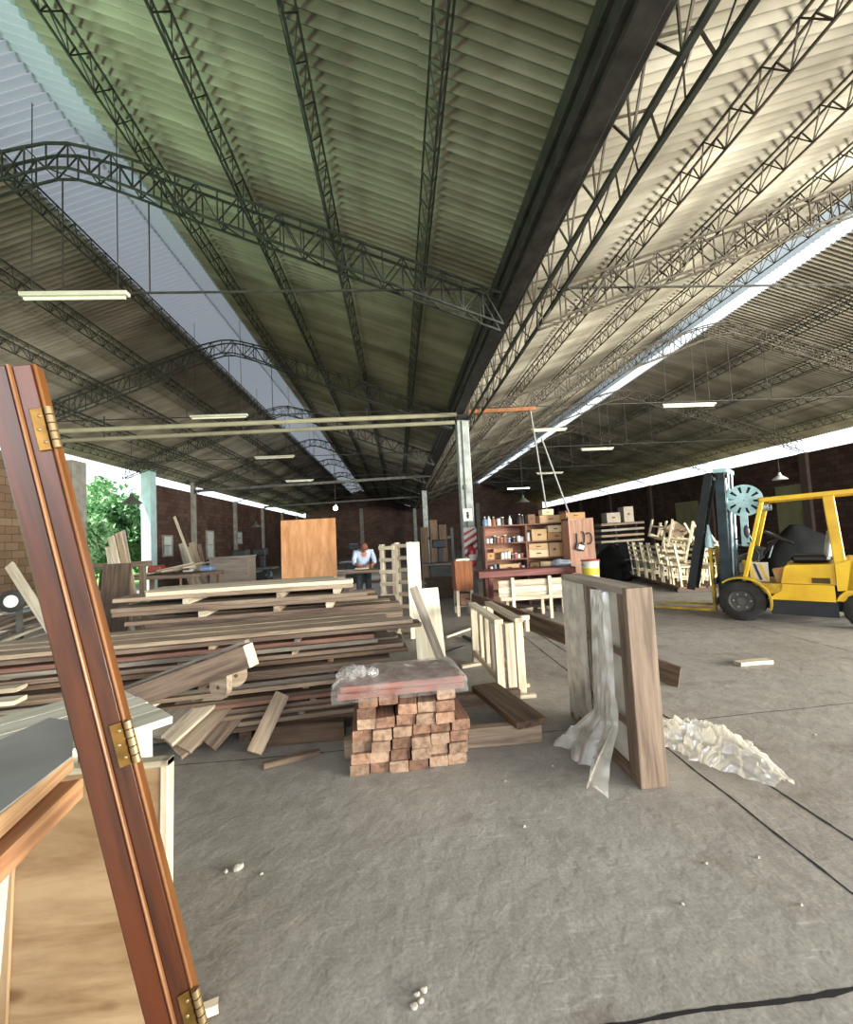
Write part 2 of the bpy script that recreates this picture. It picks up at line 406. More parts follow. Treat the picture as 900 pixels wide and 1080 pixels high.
# ---- walls
M_brickR = brick_mat('dark_brick', '#5f4a42', '#4b3933', '#3a322e')
M_brickL = brick_mat('tan_block', '#8d7560', '#79624f', '#5b4b3f', .38, .2)
M_brickB = brick_mat('back_brick', '#6e5850', '#5b483f', '#463b36', axis='XZ')
M_conc = mat('concrete_grey', '#a3a7a4', .85, col2='#7f8482', scale=5, bump=.2)
WL = 4.24; WR = 4.10
def wall(name, lo, hi, m): s = MB(); s.b2(lo, hi); return struct(s.build(name, m))
DY0, DY1 = 13.55, 16.9        # the open doorway in the left wall
wall('wall_left', (XL - .18, 9.0, 0), (XL, DY0 - .02, WL), M_brickL)
wall('wall_left', (XL - .18, DY1 + .02, 0), (XL, Y1, WL), M_brickR)
wall('wall_right', (XR, 9.0, 0), (XR + .18, Y1, WR), M_brickR)
wall('wall_back', (XL - .18, Y1, 0), (XR + .18, Y1 + .18, 4.9), M_brickB)
s = MB(); s.prism([(XL, 4.9), (RLX, RLZ + .1), (XV, 4.9)], .18, Matrix(((1,0,0,0),(0,0,1,Y1),(0,1,0,0),(0,0,0,1)))); struct(s.build('wall_back', M_brickB))
s = MB(); s.prism([(XV, 4.9), (RRX, RRZ + .1), (XR, 4.9)], .18, Matrix(((1,0,0,0),(0,0,1,Y1),(0,1,0,0),(0,0,0,1)))); struct(s.build('wall_back', M_brickB))
# pilasters
M_pil = mat('pilaster_cement', '#8e8a82', .9, col2='#75716a', scale=4)
def pil(name, lo, hi, m=M_pil): s = MB(); s.b2(lo, hi, .01); return struct(s.build(name, m))
pil('trim_2', (XL - .2, DY0 - .55, 0), (XL + .14, DY0, WL + .15))
pil('trim_3', (XL - .22, DY1, 0), (XL + .14, DY1 + .42, ZE - .15), mat('pale_teal_paint', '#a9c4c6', .7, scale=3))  # pale teal tint imitates light falling on this pilaster
for y in (20.5, 25.6, 30.7, 35.8, 40.9): pil('trim_4', (XL, y - .14, 0), (XL + .14, y + .14, WL if y > 21 else ZE - .1))
for y in (15.4, 20.5, 25.6, 30.7, 35.8, 40.9): pil('trim_5', (XR - .14, y - .16, 0), (XR, y + .16, WR), mat('dark_pilaster', '#5a4a42', .9))
pil('trim_6', (-4.0, Y1 - .15, 0), (-3.6, Y1, 5)); pil('trim_6', (8.6, Y1 - .15, 0), (9.0, Y1, 5))
# high-level eave beams (thin steel) closing the wall top
M_steel = mat('dark_steel', '#3d3b38', .6, .3, col2='#2b2927', scale=8)
M_steel2 = mat('grey_steel', '#5f5e59', .6, .3, col2='#45443f', scale=8)
# doors and openings
M_doorg = mat('dull_olive_door', '#8a8561', .7, scale=3)
def door_panel(name, lo, hi, m):
    s = MB(); s.b2(lo, hi, .01); o = struct(s.build(name, m))
    return o
for i, (px0, px1, py0, py1) in enumerate(((716, 737, 529, 566), (823, 856, 511, 560))):
    a = atx(px0, py1, XR); b = atx(px1, py0, XR)
    y0, y1 = sorted((a.y, b.y)); d = door_panel('door_%d' % (i+1), (XR - .05, y0, 0), (XR + .01, y1, atx((px0+px1)/2, py0, XR).z), M_doorg)
    h = MB(); h.bar((XR - .09, y0 + .12, 1.0), (XR - .09, y0 + .26, 1.0), .02, .02); h.bar((XR - .09, y0 + .12, 1.0), (XR - .04, y0 + .12, 1.0), .02, .02); h.build('handle', M_steel, d)
M_winb = translucent('pale_pane', '#e6ece8', .8)
for i, (px0, px1, py0, py1) in enumerate(((218, 224, 561, 589), (248, 254, 562, 573), (172, 180, 566, 586))):
    a = atx(px0, py1, XL); b = atx(px1, py0, XL); y0, y1 = sorted((a.y, b.y)); z0, z1 = sorted((a.z, b.z))
    s = MB()
    for q in ((y0 - .06, z0 - .06, y1 + .06, z0), (y0 - .06, z1, y1 + .06, z1 + .06), (y0 - .06, z0, y0, z1), (y1, z0, y1 + .06, z1), (y0, (z0+z1)/2 - .02, y1, (z0+z1)/2 + .02)):
        s.b2((XL - .02, q[0], q[1]), (XL + .07, q[2], q[3]))
    w = struct(s.build('window_%d' % (i+5), M_pil)); g = MB(); g.b2((XL + .02, y0, z0), (XL + .03, y1, z1)); g.build('pane', mat('pale_glass', '#b9c2c0', .25), w)
for i, (x0, x1) in enumerate(((-.3, .7), (2.6, 3.4))):
    d = door_panel('door_%d' % (i+3), (x0, Y1 - .06, 0), (x1, Y1 + .01, 2.6), mat('dark_door', '#4c4038', .8)); h = MB(); h.box((x0 + .1, Y1 - .1, 1.05), (.12, .08, .04)); h.build('handle', M_steel, d)

# ---- concrete posts under the valley
def post(y, label, w=.30):
    t = thing('concrete_post', label, 'post', (XV, y, 0))
    s = MB(); s.box((0, 0, 2.2), (w, w, 4.4), None, .02)
    s.build('shaft', M_conc, t)
    s = MB(); s.box((0, 0, 4.47), (w + .06, w + .06, .139), None, .01); s.build('cap', M_steel, t)
    if y < 12:
        s = MB(); s.tube([(-.03, -w/2 - .02, 1.75), (-.03, -w/2 - .02, 4.38)], .012); s.box((-.03, -w/2 - .03, 2.75), (.06, .05, .12), None, .006); s.build('conduit', M_steel2, t)
    return t
P1 = post(10.3, 'tall grey concrete post carrying the extinguisher, nearest of the central posts')
post(25.6, 'grey concrete post further back down the centre, behind the near post')
post(41.0, 'farthest concrete post close to the back wall')

# ---- lattice steelwork
M_lat = mat('lattice_steel', '#3b3d38', .65, .2, col2='#2a2b28', scale=9)
M_lat2 = mat('lattice_rust', '#51483c', .7, .2, col2='#363029', scale=9)
def lattice(mb, P, a, b, w, h, down, side, step, r):
    """zigzag rods between two top chords (w apart along side) and one bottom chord (h below along down)"""
    d = b - a; L = d.length; n = max(2, int(L / step)); d = d / n
    for sgn in (-1, 1):
        q = side * (sgn * w / 2)
        for i in range(n):
            mb.bar(a + d*i + q, a + d*(i+.5) + down*h, r, r); mb.bar(a + d*(i+.5) + down*h, a + d*(i+1) + q, r, r)
def purlin(x, z, label, depth=.26, y0=Y0 + .3, y1=Y1 - .2, slope=(1, .37), w=.15, r=.011, m=None):
    m = m or M_lat
    t = thing('lattice_purlin', label, 'purlin', (0, 0, 0), 0, 'lattice purlins under the roof sheets')
    sd = V((slope[0], 0, slope[1])).normalized(); dn = V((0, 0, -1)); c = V((x, 0, z - .06))
    a = c + V((0, y0, 0)); b = c + V((0, y1, 0))
    for sg in (-1, 1): s = MB(); s.bar(a + sd*(sg*w/2), b + sd*(sg*w/2), r*1.7, r*1.7); s.build('top_chord', m, t)
    s = MB(); s.bar(a + dn*depth, b + dn*depth, r*1.7, r*1.7); s.build('bottom_chord', m, t)
    s = MB(); lattice(s, None, a, b, w, depth, dn, sd, .34, r); s.build('zigzag_web', m, t)
    return t
ordn = ('first', 'second', 'third', 'fourth', 'fifth')
for i, x in enumerate((-4.75, -5.95, -7.1, -8.25, -9.25)):
    purlin(x, zl(x), ordn[i] + ' lattice purlin down from the ridge on the far left roof slope', slope=(1, .37))
for i, x in enumerate((-2.9, -1.78, -.66, .5)):
    purlin(x, zlr(x), ordn[i] + ' lattice purlin down from the pale ridge strip on the green tinted slope', slope=(1, -.37))
for i, x in enumerate((3.3, 4.6, 6.0, 7.45)):
    purlin(x, zrl(x), ordn[i] + ' lattice purlin up from the gutter on the cream lit slope', slope=(1, .33), m=M_lat2)
for i, x in enumerate((10.6, 12.1, 13.6, 15.2)):
    purlin(x, zrr(x), ordn[i] + ' lattice purlin down from the bright ridge gap on the far right slope', slope=(1, -.33))

def truss(y, bay, label):
    t = thing('roof_truss', label, 'truss', (0, y, 0), 0, 'arched lattice roof trusses')
    if bay == 'L': x0, x1, xr, zr, z0, z1 = XL + .1, XV - .25, RLX, RLZ, ZE, ZV
    else: x0, x1, xr, zr, z0, z1 = XV + .25, XR - .1, RRX, RRZ, ZV, ZE
    def top(x):
        z = z0 + (zr - z0) * (x - x0) / (xr - x0) if x < xr else z1 + (zr - z1) * (x1 - x) / (x1 - xr)
        k = max(0, 1 - abs(x - xr) / 1.1); return z - .34 - .12 * k * k
    n = 44; xs = [x0 + (x1 - x0) * i / n for i in range(n + 1)]; D = .40; w = .17
    tp = [V((x, 0, top(x))) for x in xs]; bt = [V((x, 0, top(x) - D + .10 * max(0, 1 - abs(x - xr)/1.4) )) for x in xs]
    m = M_lat if bay == 'L' else M_lat2
    for o in (-w/2, w/2):
        s = MB()
        for i in range(n): s.bar(tp[i] + V((0, o, 0)), tp[i+1] + V((0, o, 0)), .026, .026)
        s.build('top_chord', m, t)
    for o in (-w/2, w/2):
        s = MB()
        for i in range(n): s.bar(bt[i] + V((0, o, 0)), bt[i+1] + V((0, o, 0)), .024, .024)
        s.build('bottom_chord', m, t)
    s = MB()
    for o in (-w/2, w/2):
        for i in range(n):
            a = V((0, o, 0)); s.bar(tp[i] + a, bt[i] + a, .014, .014); s.bar(*((tp[i] + a, bt[i+1] + a) if i % 2 else (bt[i] + a, tp[i+1] + a)), .014, .014)
    for i in range(0, n, 2): s.bar(bt[i] + V((0, -w/2, 0)), bt[i+1] + V((0, w/2, 0)), .012, .012)
    s.build('lattice_web', m, t)
    s = MB()
    zt = 4.72
    s.tube([(x0, 0, zt), (x1, 0, zt)], .016 if y < 6 else .013, 6)
    for x in (xr - 1.0, xr, xr + 1.0): s.bar((x, 0, zt), (x, 0, top(x) - D), .012, .012)
    s.build('tie_rod', M_steel, t)
    return t
for i, y in enumerate(BAY[1:9]):
    nm = ('nearest', 'second nearest', 'third', 'fourth', 'fifth', 'sixth', 'seventh', 'eighth and farthest')[i]
    truss(y, 'L', nm + ' arched lattice truss spanning the left roof with the green tint')
    truss(y, 'R', nm + ' arched lattice truss spanning the right roof with the cream slope')

# valley gutter and its lattice girder
t = thing('valley_girder', 'long dark steel gutter beam with lattice girder running down the centre valley', 'beam', (XV, 0, 0))
s = MB(); s.b2((-.26, Y0, 4.60), (.06, Y1, 4.74), .01); s.b2((-.30, Y0, 4.739), (-.24, Y1, 4.90), .005); s.b2((.02, Y0, 4.739), (.08, Y1, 4.90), .005); s.b2((-.20, Y0, 4.55), (-.02, Y1, 4.601), .005)
s.build('gutter', M_steel, t)
for x, z in ((.14, 4.86), (.14, 4.40), (.50, 4.96), (.36, 4.40)): s = MB(); s.b2((x - .02, Y0, z - .02), (x + .02, Y1, z + .02)); s.build('girder_chord', M_lat, t)
s = MB(); k = 0; y = Y0
while y < Y1 - .6:
    s.bar((.14, y, 4.40), (.14, y + .28, 4.86), .016, .016); s.bar((.14, y + .28, 4.86), (.14, y + .56, 4.40), .016, .016)
    s.bar((.36, y, 4.40), (.50, y + .28, 4.96), .016, .016); s.bar((.50, y + .28, 4.96), (.36, y + .56, 4.40), .016, .016)
    s.bar((.14, y, 4.40), (.36, y + .28, 4.40), .012, .012); s.bar((.14, y + .28, 4.86), (.50, y + .28, 4.96), .016, .016)
    s.bar((.14, y, 4.40), (.14, y, 4.86), .014, .014); y += .56
s.build('girder_web', M_lat2, t)

# cross pipes at the post line
t = thing('cross_pipe', 'pair of pale painted pipes crossing the left bay to the near post', 'pipe', (0, 10.1, 0))
s = MB(); s.tube([(-7.9, 0, 4.43), (1.55, 0, 4.52)], .055, 10); s.build('upper_pipe', mat('cream_pipe', '#9a947d', .6, scale=3), t)
s = MB(); s.tube([(-7.7, .05, 4.22), (1.5, 0, 4.33)], .048, 10); s.build('lower_pipe', mat('cream_pipe2', '#857f6b', .6, scale=3), t)
s = MB()
for x in (-6.6, -3.5, -.6): s.bar((x, .02, 4.2), (x, .02, 4.75), .02, .02)
s.build('hanger', M_steel, t)
t = thing('crane_arm', 'rusty orange steel arm reaching right from the near post top', 'arm', (XV, 10.2, 0))
s = MB(); s.bar((.15, 0, 4.60), (1.85, 0, 4.64), .07, .09); s.build('boom', mat('orange_rust', '#9a5f36', .7, col2='#6f4528', scale=6), t)
for k, (xa, xb) in enumerate(((1.72, 1.98), (1.95, 2.6))):
    s = MB(); s.tube([(xa, 0, 4.58 if k == 0 else 3.9), (xb, 0, 1.9 if k == 0 else 1.7)], .022, 6); s.build('hanging_pole', mat('grey_pole', '#8d8c86', .5, scale=4), t)
for y, label in ((20.5, 'thin cross beam below the roof over the man'), (30.7, 'farthest thin cross beam near the back wall')):
    s = MB(); s.bar((XL + .2, y, 4.3), (XV, y, 4.55), .1, .12); tag(s.build('cross_beam', M_steel2), label, 'beam')

def roofz(x):
    return zl(x) if x < RLX else zlr(x) if x < XV else zrl(x) if x < RRX else zrr(x)
# ---- tube lights
M_tubeoff = mat('white_tube', '#d9d6c4', .4, scale=2); M_fix = mat('fixture_white', '#b9b6a6', .5, scale=3); M_lit = glow('lit_tube', '#eaf6ff', 9)
def tube_light(x0, y0, x1, y1, zc, label, lit=False):
    a = atz(x0, y0, zc); b = atz(x1, y1, zc); b.y = a.y = (a.y + b.y) / 2
    t = thing('tube_light', label, 'light', (a + b) / 2, 0, 'hanging tube lights'); c = (a + b) / 2; a, b = a - c, b - c
    s = MB(); s.bar(a, b, .09, .05, ch=.01); s.build('housing', M_fix, t)
    s = MB(); s.tube([a + V((.04, 0, -.045)), b + V((-.04, 0, -.045))], .02, 8); s.build('tube', M_lit if lit else M_tubeoff, t)
    s = MB()
    for q in (a*.8, b*.8): s.bar(q + V((0, 0, .02)), q + V((0, 0, roofz(c.x + q.x) - c.z)), .008, .008)
    s.build('hanger', M_steel, t)
tube_light(20, 310, 137, 311, 4.60, 'unlit tube light at far left under the nearest tie rod')
tube_light(200, 439, 262, 438, 4.60, 'unlit tube light just above the pale cross pipes')
tube_light(268, 482, 311, 481, 4.5, 'unlit tube light below the cross pipes')
tube_light(301, 507, 331, 506, 4.5, 'small unlit tube light above the plywood panel')
tube_light(699, 427, 754, 426, 4.55, 'unlit tube light in the right bay, largest one there')
tube_light(612, 474, 648, 472, 4.5, 'unlit tube light in the dark middle of the right bay')
tube_light(556, 457, 604, 448, 4.6, 'tilted tube light beside the hanging poles')
tube_light(566, 499, 594, 498, 4.5, 'small tube light low in the right bay behind the poles')
tube_light(535, 515, 559, 514, 4.5, 'lit tube light above the tool shelf', True)

# ---- pendant lamps
M_shade = mat('dark_enamel', '#4b4a45', .5, scale=5); M_shadew = mat('white_enamel', '#c9c9c4', .5, scale=5)
def pendant(px_, py_, Y, r, label, ztop, m):
    c = at(px_, py_, Y); t = thing('pendant_lamp', label, 'lamp', c, 0, 'cone pendant lamps')
    s = MB(); s.lathe([(r, -.0), (r*.98, .02), (r*.35, r*.62), (r*.2, r*.8), (r*.18, r*1.1), (.001, r*1.12)], 20); s.lathe([(r*.95, .003), (r*.33, r*.6), (.001, r*.62)], 20); s.build('shade', m, t, True)
    s = MB(); s.ball((0, 0, r*.3), r*.2); s.build('bulb', mat('bulb_glass', '#d8d8d0', .2), t, True)
    s = MB(); s.tube([(0, 0, r*1.1), (0, 0, roofz(c.x) - c.z)], .008, 5); s.build('cord', M_steel, t)
pendant(139, 531, 14.4, .30, 'dark cone pendant lamp hanging in the open doorway', 4.7, M_shade)
pendant(823, 506, 13.2, .22, 'white cone pendant lamp above the forklift', 5.0, M_shadew)
pendant(270, 556, 21, .25, 'small dim pendant lamp on the left near the plywood panel', 4.7, M_shade)
pendant(552, 530, 14, .22, 'small dark pendant lamp above the tool shelf', 4.7, M_shade)
# small bright lamp
c = at(354, 536, 18.0); t = thing('bright_lamp', 'small glaring white lamp hanging above the man', 'lamp', c)
s = MB(); s.ball((0, 0, 0), .085); s.build('bulb', glow('hot_bulb', '#f2f8ff', 60), t, True)
s = MB(); s.lathe([(.06, .06), (.06, .16), (.001, .17)], 12); s.tube([(0, 0, .16), (0, 0, roofz(c.x) - c.z)], .01, 5); s.build('holder', M_steel, t)
l = bpy.data.lights.new('bright_lamp_light', 'POINT'); l.energy = 120; l.shadow_soft_size = .1; lo = bpy.data.objects.new('lamp_light', l); COL.objects.link(lo); lo.parent = t; lo.location = (0, -.12, -.1)

# ---- outdoors seen through the doorway and eave gaps
M_grass = mat('sunny_grass', '#7da44a', .9, col2='#5f8a38', scale=2)
M_yard = mat('pale_yard', '#a39d8c', .9, col2='#8d8674', scale=1); M_dry = mat('dry_grass', '#c3c27c', .9, col2='#a8ab62', scale=1)
s = MB(); s.b2((-60, -40, -.3), (-12, 60, -.1)); struct(s.build('ground_left', M_grass))
s = MB(); s.b2((19, -40, -.3), (60, 60, -.1)); struct(s.build('ground_right', M_dry))
s = MB(); s.b2((-12, -40, -.3), (19, -6, -.1)); struct(s.build('ground_front', M_yard))
M_leaf = mat('leaf_green', '#a3c79a', .6, col2='#5e9a5c', scale=1.3)
b_ = M_leaf.node_tree.nodes['Principled BSDF']; b_.inputs['Subsurface Weight'].default_value = 0
def tree(x, y, h, r, n, label, seed):
    rr = random.Random(seed); t = thing('leafy_tree', label, 'tree', (x, y, 0), 0, 'trees outside the doorway')
    s = MB(); s.tube([(0, 0, -.1), (.1, .05, h*.4), (0, .1, h*.75)], .14, 8, r1=.05)
    for k in range(5): a = rr.uniform(0, 6.28); s.tube([(.05, .03, h*.35), (r*.6*math.cos(a), r*.6*math.sin(a), h*.7)], .05, 5, r1=.02)
    s.build('trunk', mat('bark', '#5d5042', .9), t, True)
    vs = []; fs = []
    for k in range(n):
        while True:
            p = V((rr.uniform(-1, 1), rr.uniform(-1, 1), rr.uniform(-1, 1)))
            if .35 < p.length < 1: break
        lump = .75 + .35 * noise.noise(p.normalized() * 2.2 + V((seed, 0, 0)))
        p = V((p.x*r*lump, p.y*r*lump, h*.52 + p.z*h*.5*lump)); p.z = max(.05, p.z)
        q = Matrix.Rotation(rr.uniform(0, 6.28), 3, 'Z') @ Matrix.Rotation(rr.uniform(-1.2, .6), 3, 'X'); w = rr.uniform(.09, .17)
        o = len(vs); vs += [p + q @ V(k_) for k_ in ((0, -w*1.3, 0), (w*.6, 0, .02), (0, w*1.3, -.02), (-w*.6, 0, .02))]; fs.append((o, o+1, o+2, o+3))
    s = MB(); s.add(vs, fs); s.build('foliage', M_leaf, t)
tree(-13.6, 17.6, 4.6, 2.5, 7500, 'bushy green tree filling the left of the doorway', 3)
tree(-14.0, 21.2, 5.4, 2.7, 8000, 'tall bushy green tree in the middle of the doorway', 5)
tree(-13.6, 24.8, 4.3, 2.4, 6500, 'lower green bush at the right of the doorway', 8)
# ================================================================ TIMBER IN THE FOREGROUND
W_brown = wood('brown_plank', '#85705f', '#54443a')
W_dark = wood('dark_plank', '#64503f', '#3d3028')
W_tan = wood('tan_plank', '#aa9680', '#7a6654')
W_pale = wood('pale_pine', '#d2c5b0', '#aa9880')
W_grey = wood('weathered_plank', '#94897c', '#675d53')
W_red = wood('red_plank', '#8a6454', '#5f4238')
W_short = wood('short_board', '#a88b75', '#7c604c')
def wx(m_, ax): return m_[ax]
PINE = [wood('pale_pine', '#d2c5b0', '#aa9880', ax=i) for i in range(3)]
BRN = [wood('brown_plank', '#85705f', '#54443a', ax=i) for i in range(3)]

# ---- long jamb leaning in the near left
W_var = wood('varnished_red', '#51260f', '#2a1308', rough=.3, dens=9, spec=.5)
W_vare = wood('lit_edge', '#74461f', '#4e2c11', rough=.5, dens=9)  # lighter brown paints the light caught by the jamb's right edge
_p, _q = at(178, 1050, .96), at(40, 503, .92); _e = (_p - _q)
J0 = _p - _e*(_p.z/_e.z); J1 = _q + (_q - _p)*.22
t = thing('door_jamb', 'tall varnished reddish brown door jamb leaning across the near left', 'door frame', tuple(J0))
ax_ = (J1 - J0).normalized(); fr = Matrix.Identity(3)
jx = V((0.93, .28, .27)); jx = (jx - ax_*jx.dot(ax_)).normalized(); jy = ax_.cross(jx)     # across the face / into depth
JM = Matrix((ax_, jx, jy)).transposed().to_4x4()                     # local: x along, y across to the right, z away from the camera (+) 
if jy.y < 0: JM = Matrix((ax_, jx, -jy)).transposed().to_4x4()
def jpart(name, y0, y1, z0, z1, m, x0=0, x1=(J1 - J0).length, ch=.003):
    s = MB(); s.b2((x0, y0, z0), (x1, y1, z1), ch); o = s.build(name, m, t); o.matrix_basis = JM; return o
jpart('left_board', -.049, -.006, .0, .04, W_var)
jpart('right_board', -.001, .034, .006, .04, W_var)
jpart('stop_strip', -.006, -.001, -.004, .012, wood('strip_highlight', '#8f6546', '#6b432a', rough=.35, dens=9))  # paler tone paints a highlight along the strip's edge
jpart('lit_edge', .034, .041, .004, .042, W_vare)
M_brass = mat('brass', '#8a6631', .4, .7, col2='#5f451f', scale=20)
M_brassd = mat('old_brass', '#8f7a58', .45, .7, scale=20)
for k, zc in enumerate((.64, 1.20, 1.86)):
    s = MB(); x0 = zc / ax_.z
    s.b2((x0 - .045, .012, .001), (x0 + .045, .034, .006), .001)
    o = s.build('hinge', M_brass, t); o.matrix_basis = JM
    s = MB()
    for q in range(5): s.tube([(x0 - .045 + .018*q + .001, .045, .0), (x0 - .045 + .018*q + .0165, .045, .0)], .0075, 10)
    kn = s.build('knuckle', M_brassd, o, True)
    s = MB()
    for q in (-.028, 0, .028): s.ball((x0 + q, .024 + .003*(1 if q else -1), .0005), .004, (1, 1, .4), 8, 6)
    s.build('screw', M_brassd, o, True)

# ---- near left: planked bench top, thick boards, pine panel
W_white = wood('whitewashed_plank', '#c6c1b3', '#aca593', dens=10)
zt = .97
A = atz(183, 755, zt); B = atz(123, 724, zt); e1 = (A - B); e1.z = 0
Ap = atz(163, 772, zt); e2 = (Ap - A); e2.z = 0; e2.normalize(); e1n = e1.normalized()
e2 = V((-e1n.y, e1n.x, 0)); e2 = e2 if e2.dot(Ap - A) > 0 else -e2
t = thing('planked_table', 'whitewashed planked table at the near left behind the leaning jamb', 'table', (A.x, A.y, 0))
def tl(p): return V(p) - t.location
Lb = 1.25; Wb = max(.62, e1.length)
top0 = B + V((0, 0, -.015))
s = None
for k in range(5):
    w = Wb / 5
    p0 = B + e1n * (w*(k + .5)) + V((0, 0, -.014)); 
    plank('top_plank', tl(p0), tl(p0 + e2 * Lb), w - .003, .028, W_white, parent=t, bow=.0)
s = MB()
for k in range(7):
    w = .075; p = A - e1n*.07 + e2 * (.05 + w*(k + .5))
    q = tl(p); 
    s.bar(V((q.x, q.y, .02)), V((q.x, q.y, zt - .03)), w - .003, .02, up=e1n)
s.build('end_boarding', wood('whitewashed_plank', '#c6c1b3', '#aca593', dens=10, ax=2), t)
s = MB()
for k in range(8):
    w = .08; p = A - e1n*(.08 + w*(k + .5)) + e2 * .06; q = tl(p)
    s.bar(V((q.x, q.y, .02)), V((q.x, q.y, zt - .03)), w - .003, .02, up=e2)
s.build('side_boarding', wood('whitewashed_plank', '#c6c1b3', '#aca593', dens=10, ax=2), t)
s = MB()
for a, b in ((.12, .12), (Wb - .12, .12), (.1, Lb - .1), (Wb - .1, Lb - .1)):
    p = tl(B + e1n*a + e2*b); s.box((p.x, p.y, (zt - .03)/2), (.07, .07, zt - .03), frame(e1n))
s.build('corner_post', PINE[2], t)

# pine panel leaning under it, with pale edging
def quad_board(name, c00, c10, c11, c01, th, m, parent):
    """flat board with corners given, th thick away from the viewer"""
    n = (c10 - c00).cross(c01 - c00).normalized(); n = n if n.dot(c00 - EYE) > 0 else -n
    s = MB(); vs = [c00, c10, c11, c01]; s.add(vs + [v + n*th for v in vs], [(0,1,2,3), (7,6,5,4), (0,4,5,1), (1,5,6,2), (2,6,7,3), (3,7,4,0)])
    return s, n
W_panel = wood('knotty_pine_panel', '#9c8162', '#785c3f', rough=.5, dens=5, knots=True)
ph = .95; py0, py1 = 1.43, 1.475; ph = .93
PL = V((0, py1 - py0, ph)).normalized()                                  # up the slope
PX1 = atz(176, 803, ph).x; PX0 = -1.30
t = thing('pine_sheet', 'large knotty pine panel with pale edging leaning at the near left bottom', 'panel', ((PX0 + PX1)/2, py0, 0))
PM = Matrix((V((1, 0, 0)), PL, V((1, 0, 0)).cross(PL))).transposed().to_4x4()
Lp = math.hypot(py1 - py0, ph); hw = (PX1 - PX0)/2
def ppart(name, lo, hi, m, ch=.002):
    s = MB(); s.b2(lo, hi, ch); o = s.build(name, m, t); o.matrix_basis = PM; return o
ppart('face_board', (-hw + .02, .02, -.012), (hw - .02, Lp - .02, .006), W_panel)
W_edge = wood('pale_edging', '#c2b8a4', '#a89a7e', rough=.5)
ppart('side_edging', (hw - .022, 0, -.03), (hw, Lp, .012), wood('pale_edging', '#c2b8a4', '#a89a7e', rough=.5, ax=1))
ppart('side_edging', (-hw, 0, -.03), (-hw + .022, Lp, .012), wood('pale_edging', '#c2b8a4', '#a89a7e', rough=.5, ax=1))
ppart('top_edging', (-hw, Lp - .02, -.03), (hw, Lp, .012), W_edge); ppart('bottom_edging', (-hw, 0, -.03), (hw, .02, .012), W_edge)
lsx = at(4, 1000, 1.44).x - t.location.x
ppart('left_stile', (lsx - .03, .02, .006), (lsx + .02, Lp - .02, .016), wood('knotty_pine_panel', '#9c8162', '#785c3f', rough=.5, dens=5, ax=1))

# two thick boards lying over it, ends towards the camera, and a grey sheet
W_or = wood('orange_pine_board', '#a67a57', '#784b34', rough=.55, dens=22)
def edge_board(name, zb, th, p_far, p_near, W, m, label, ext=.35):
    a = atz(*p_far, zb); b = atz(*p_near, zb); d = (b - a); d.z = 0; d.normalize(); b = b + d * ext
    nrm = V((d.y, -d.x, 0)); nrm = nrm if nrm.x < 0 else -nrm
    return plank(name, a + nrm*W/2 + V((0, 0, th/2)), b + nrm*W/2 + V((0, 0, th/2)), W, th, m, label, 'board', bow=0)
edge_board('thick_board', .975, .050, (87, 842), (0, 934), .42, W_or, 'lower thick board with orange striped edge at near left')
edge_board('thick_board', 1.026, .048, (77, 813), (0, 886), .44, wood('honey_board', '#c49d75', '#93694a', rough=.55, dens=22), 'upper thick board with honey edge under the grey sheet, near left')
z = 1.0755
a, b, c = atz(76, 797, z), atz(80, 762, z), atz(35, 760, z)
poly = [atz(76, 799, z), atz(80, 762, z), atz(52, 758, z), atz(-40, 800, z), atz(-60, 900, z), atz(0, 858, z)]
s = MB(); s.prism([(p.x, p.y) for p in poly], .004, Matrix.Translation((0, 0, z)))
tag(s.build('grey_sheet', mat('grey_board_sheet', '#8d8c88', .6, col2='#75746f', scale=3), loc=poly[0]), 'smooth grey sheet lying on the thick boards at near left', 'sheet')
# trestle that carries them, beyond the frame
t = thing('trestle', 'rough timber trestle under the thick boards at the left edge', 'trestle', (-1.19, .55, 0))
s = MB(); s.b2((-.04, -.42, .90), (.04, .5, .974)); s.build('top_rail', BRN[1], t)
for y in (-.35, .42):
    for sx in (-1, 1):
        s = MB(); s.bar((sx*.02, y, .9), (-.05 + sx*.05 - .02, y, 0), .05, .04, up=(0, 1, 0)); s.build('leg', BRN[2], t)

# ---- little pale block on the floor at the jamb foot
p = atz(212, 1068, .02)
plank('wood_offcut', p + V((-.03, -.02, 0)), p + V((.05, .02, 0)), .035, .03, W_pale, 'small pale wood offcut on the floor by the jamb foot', 'offcut')

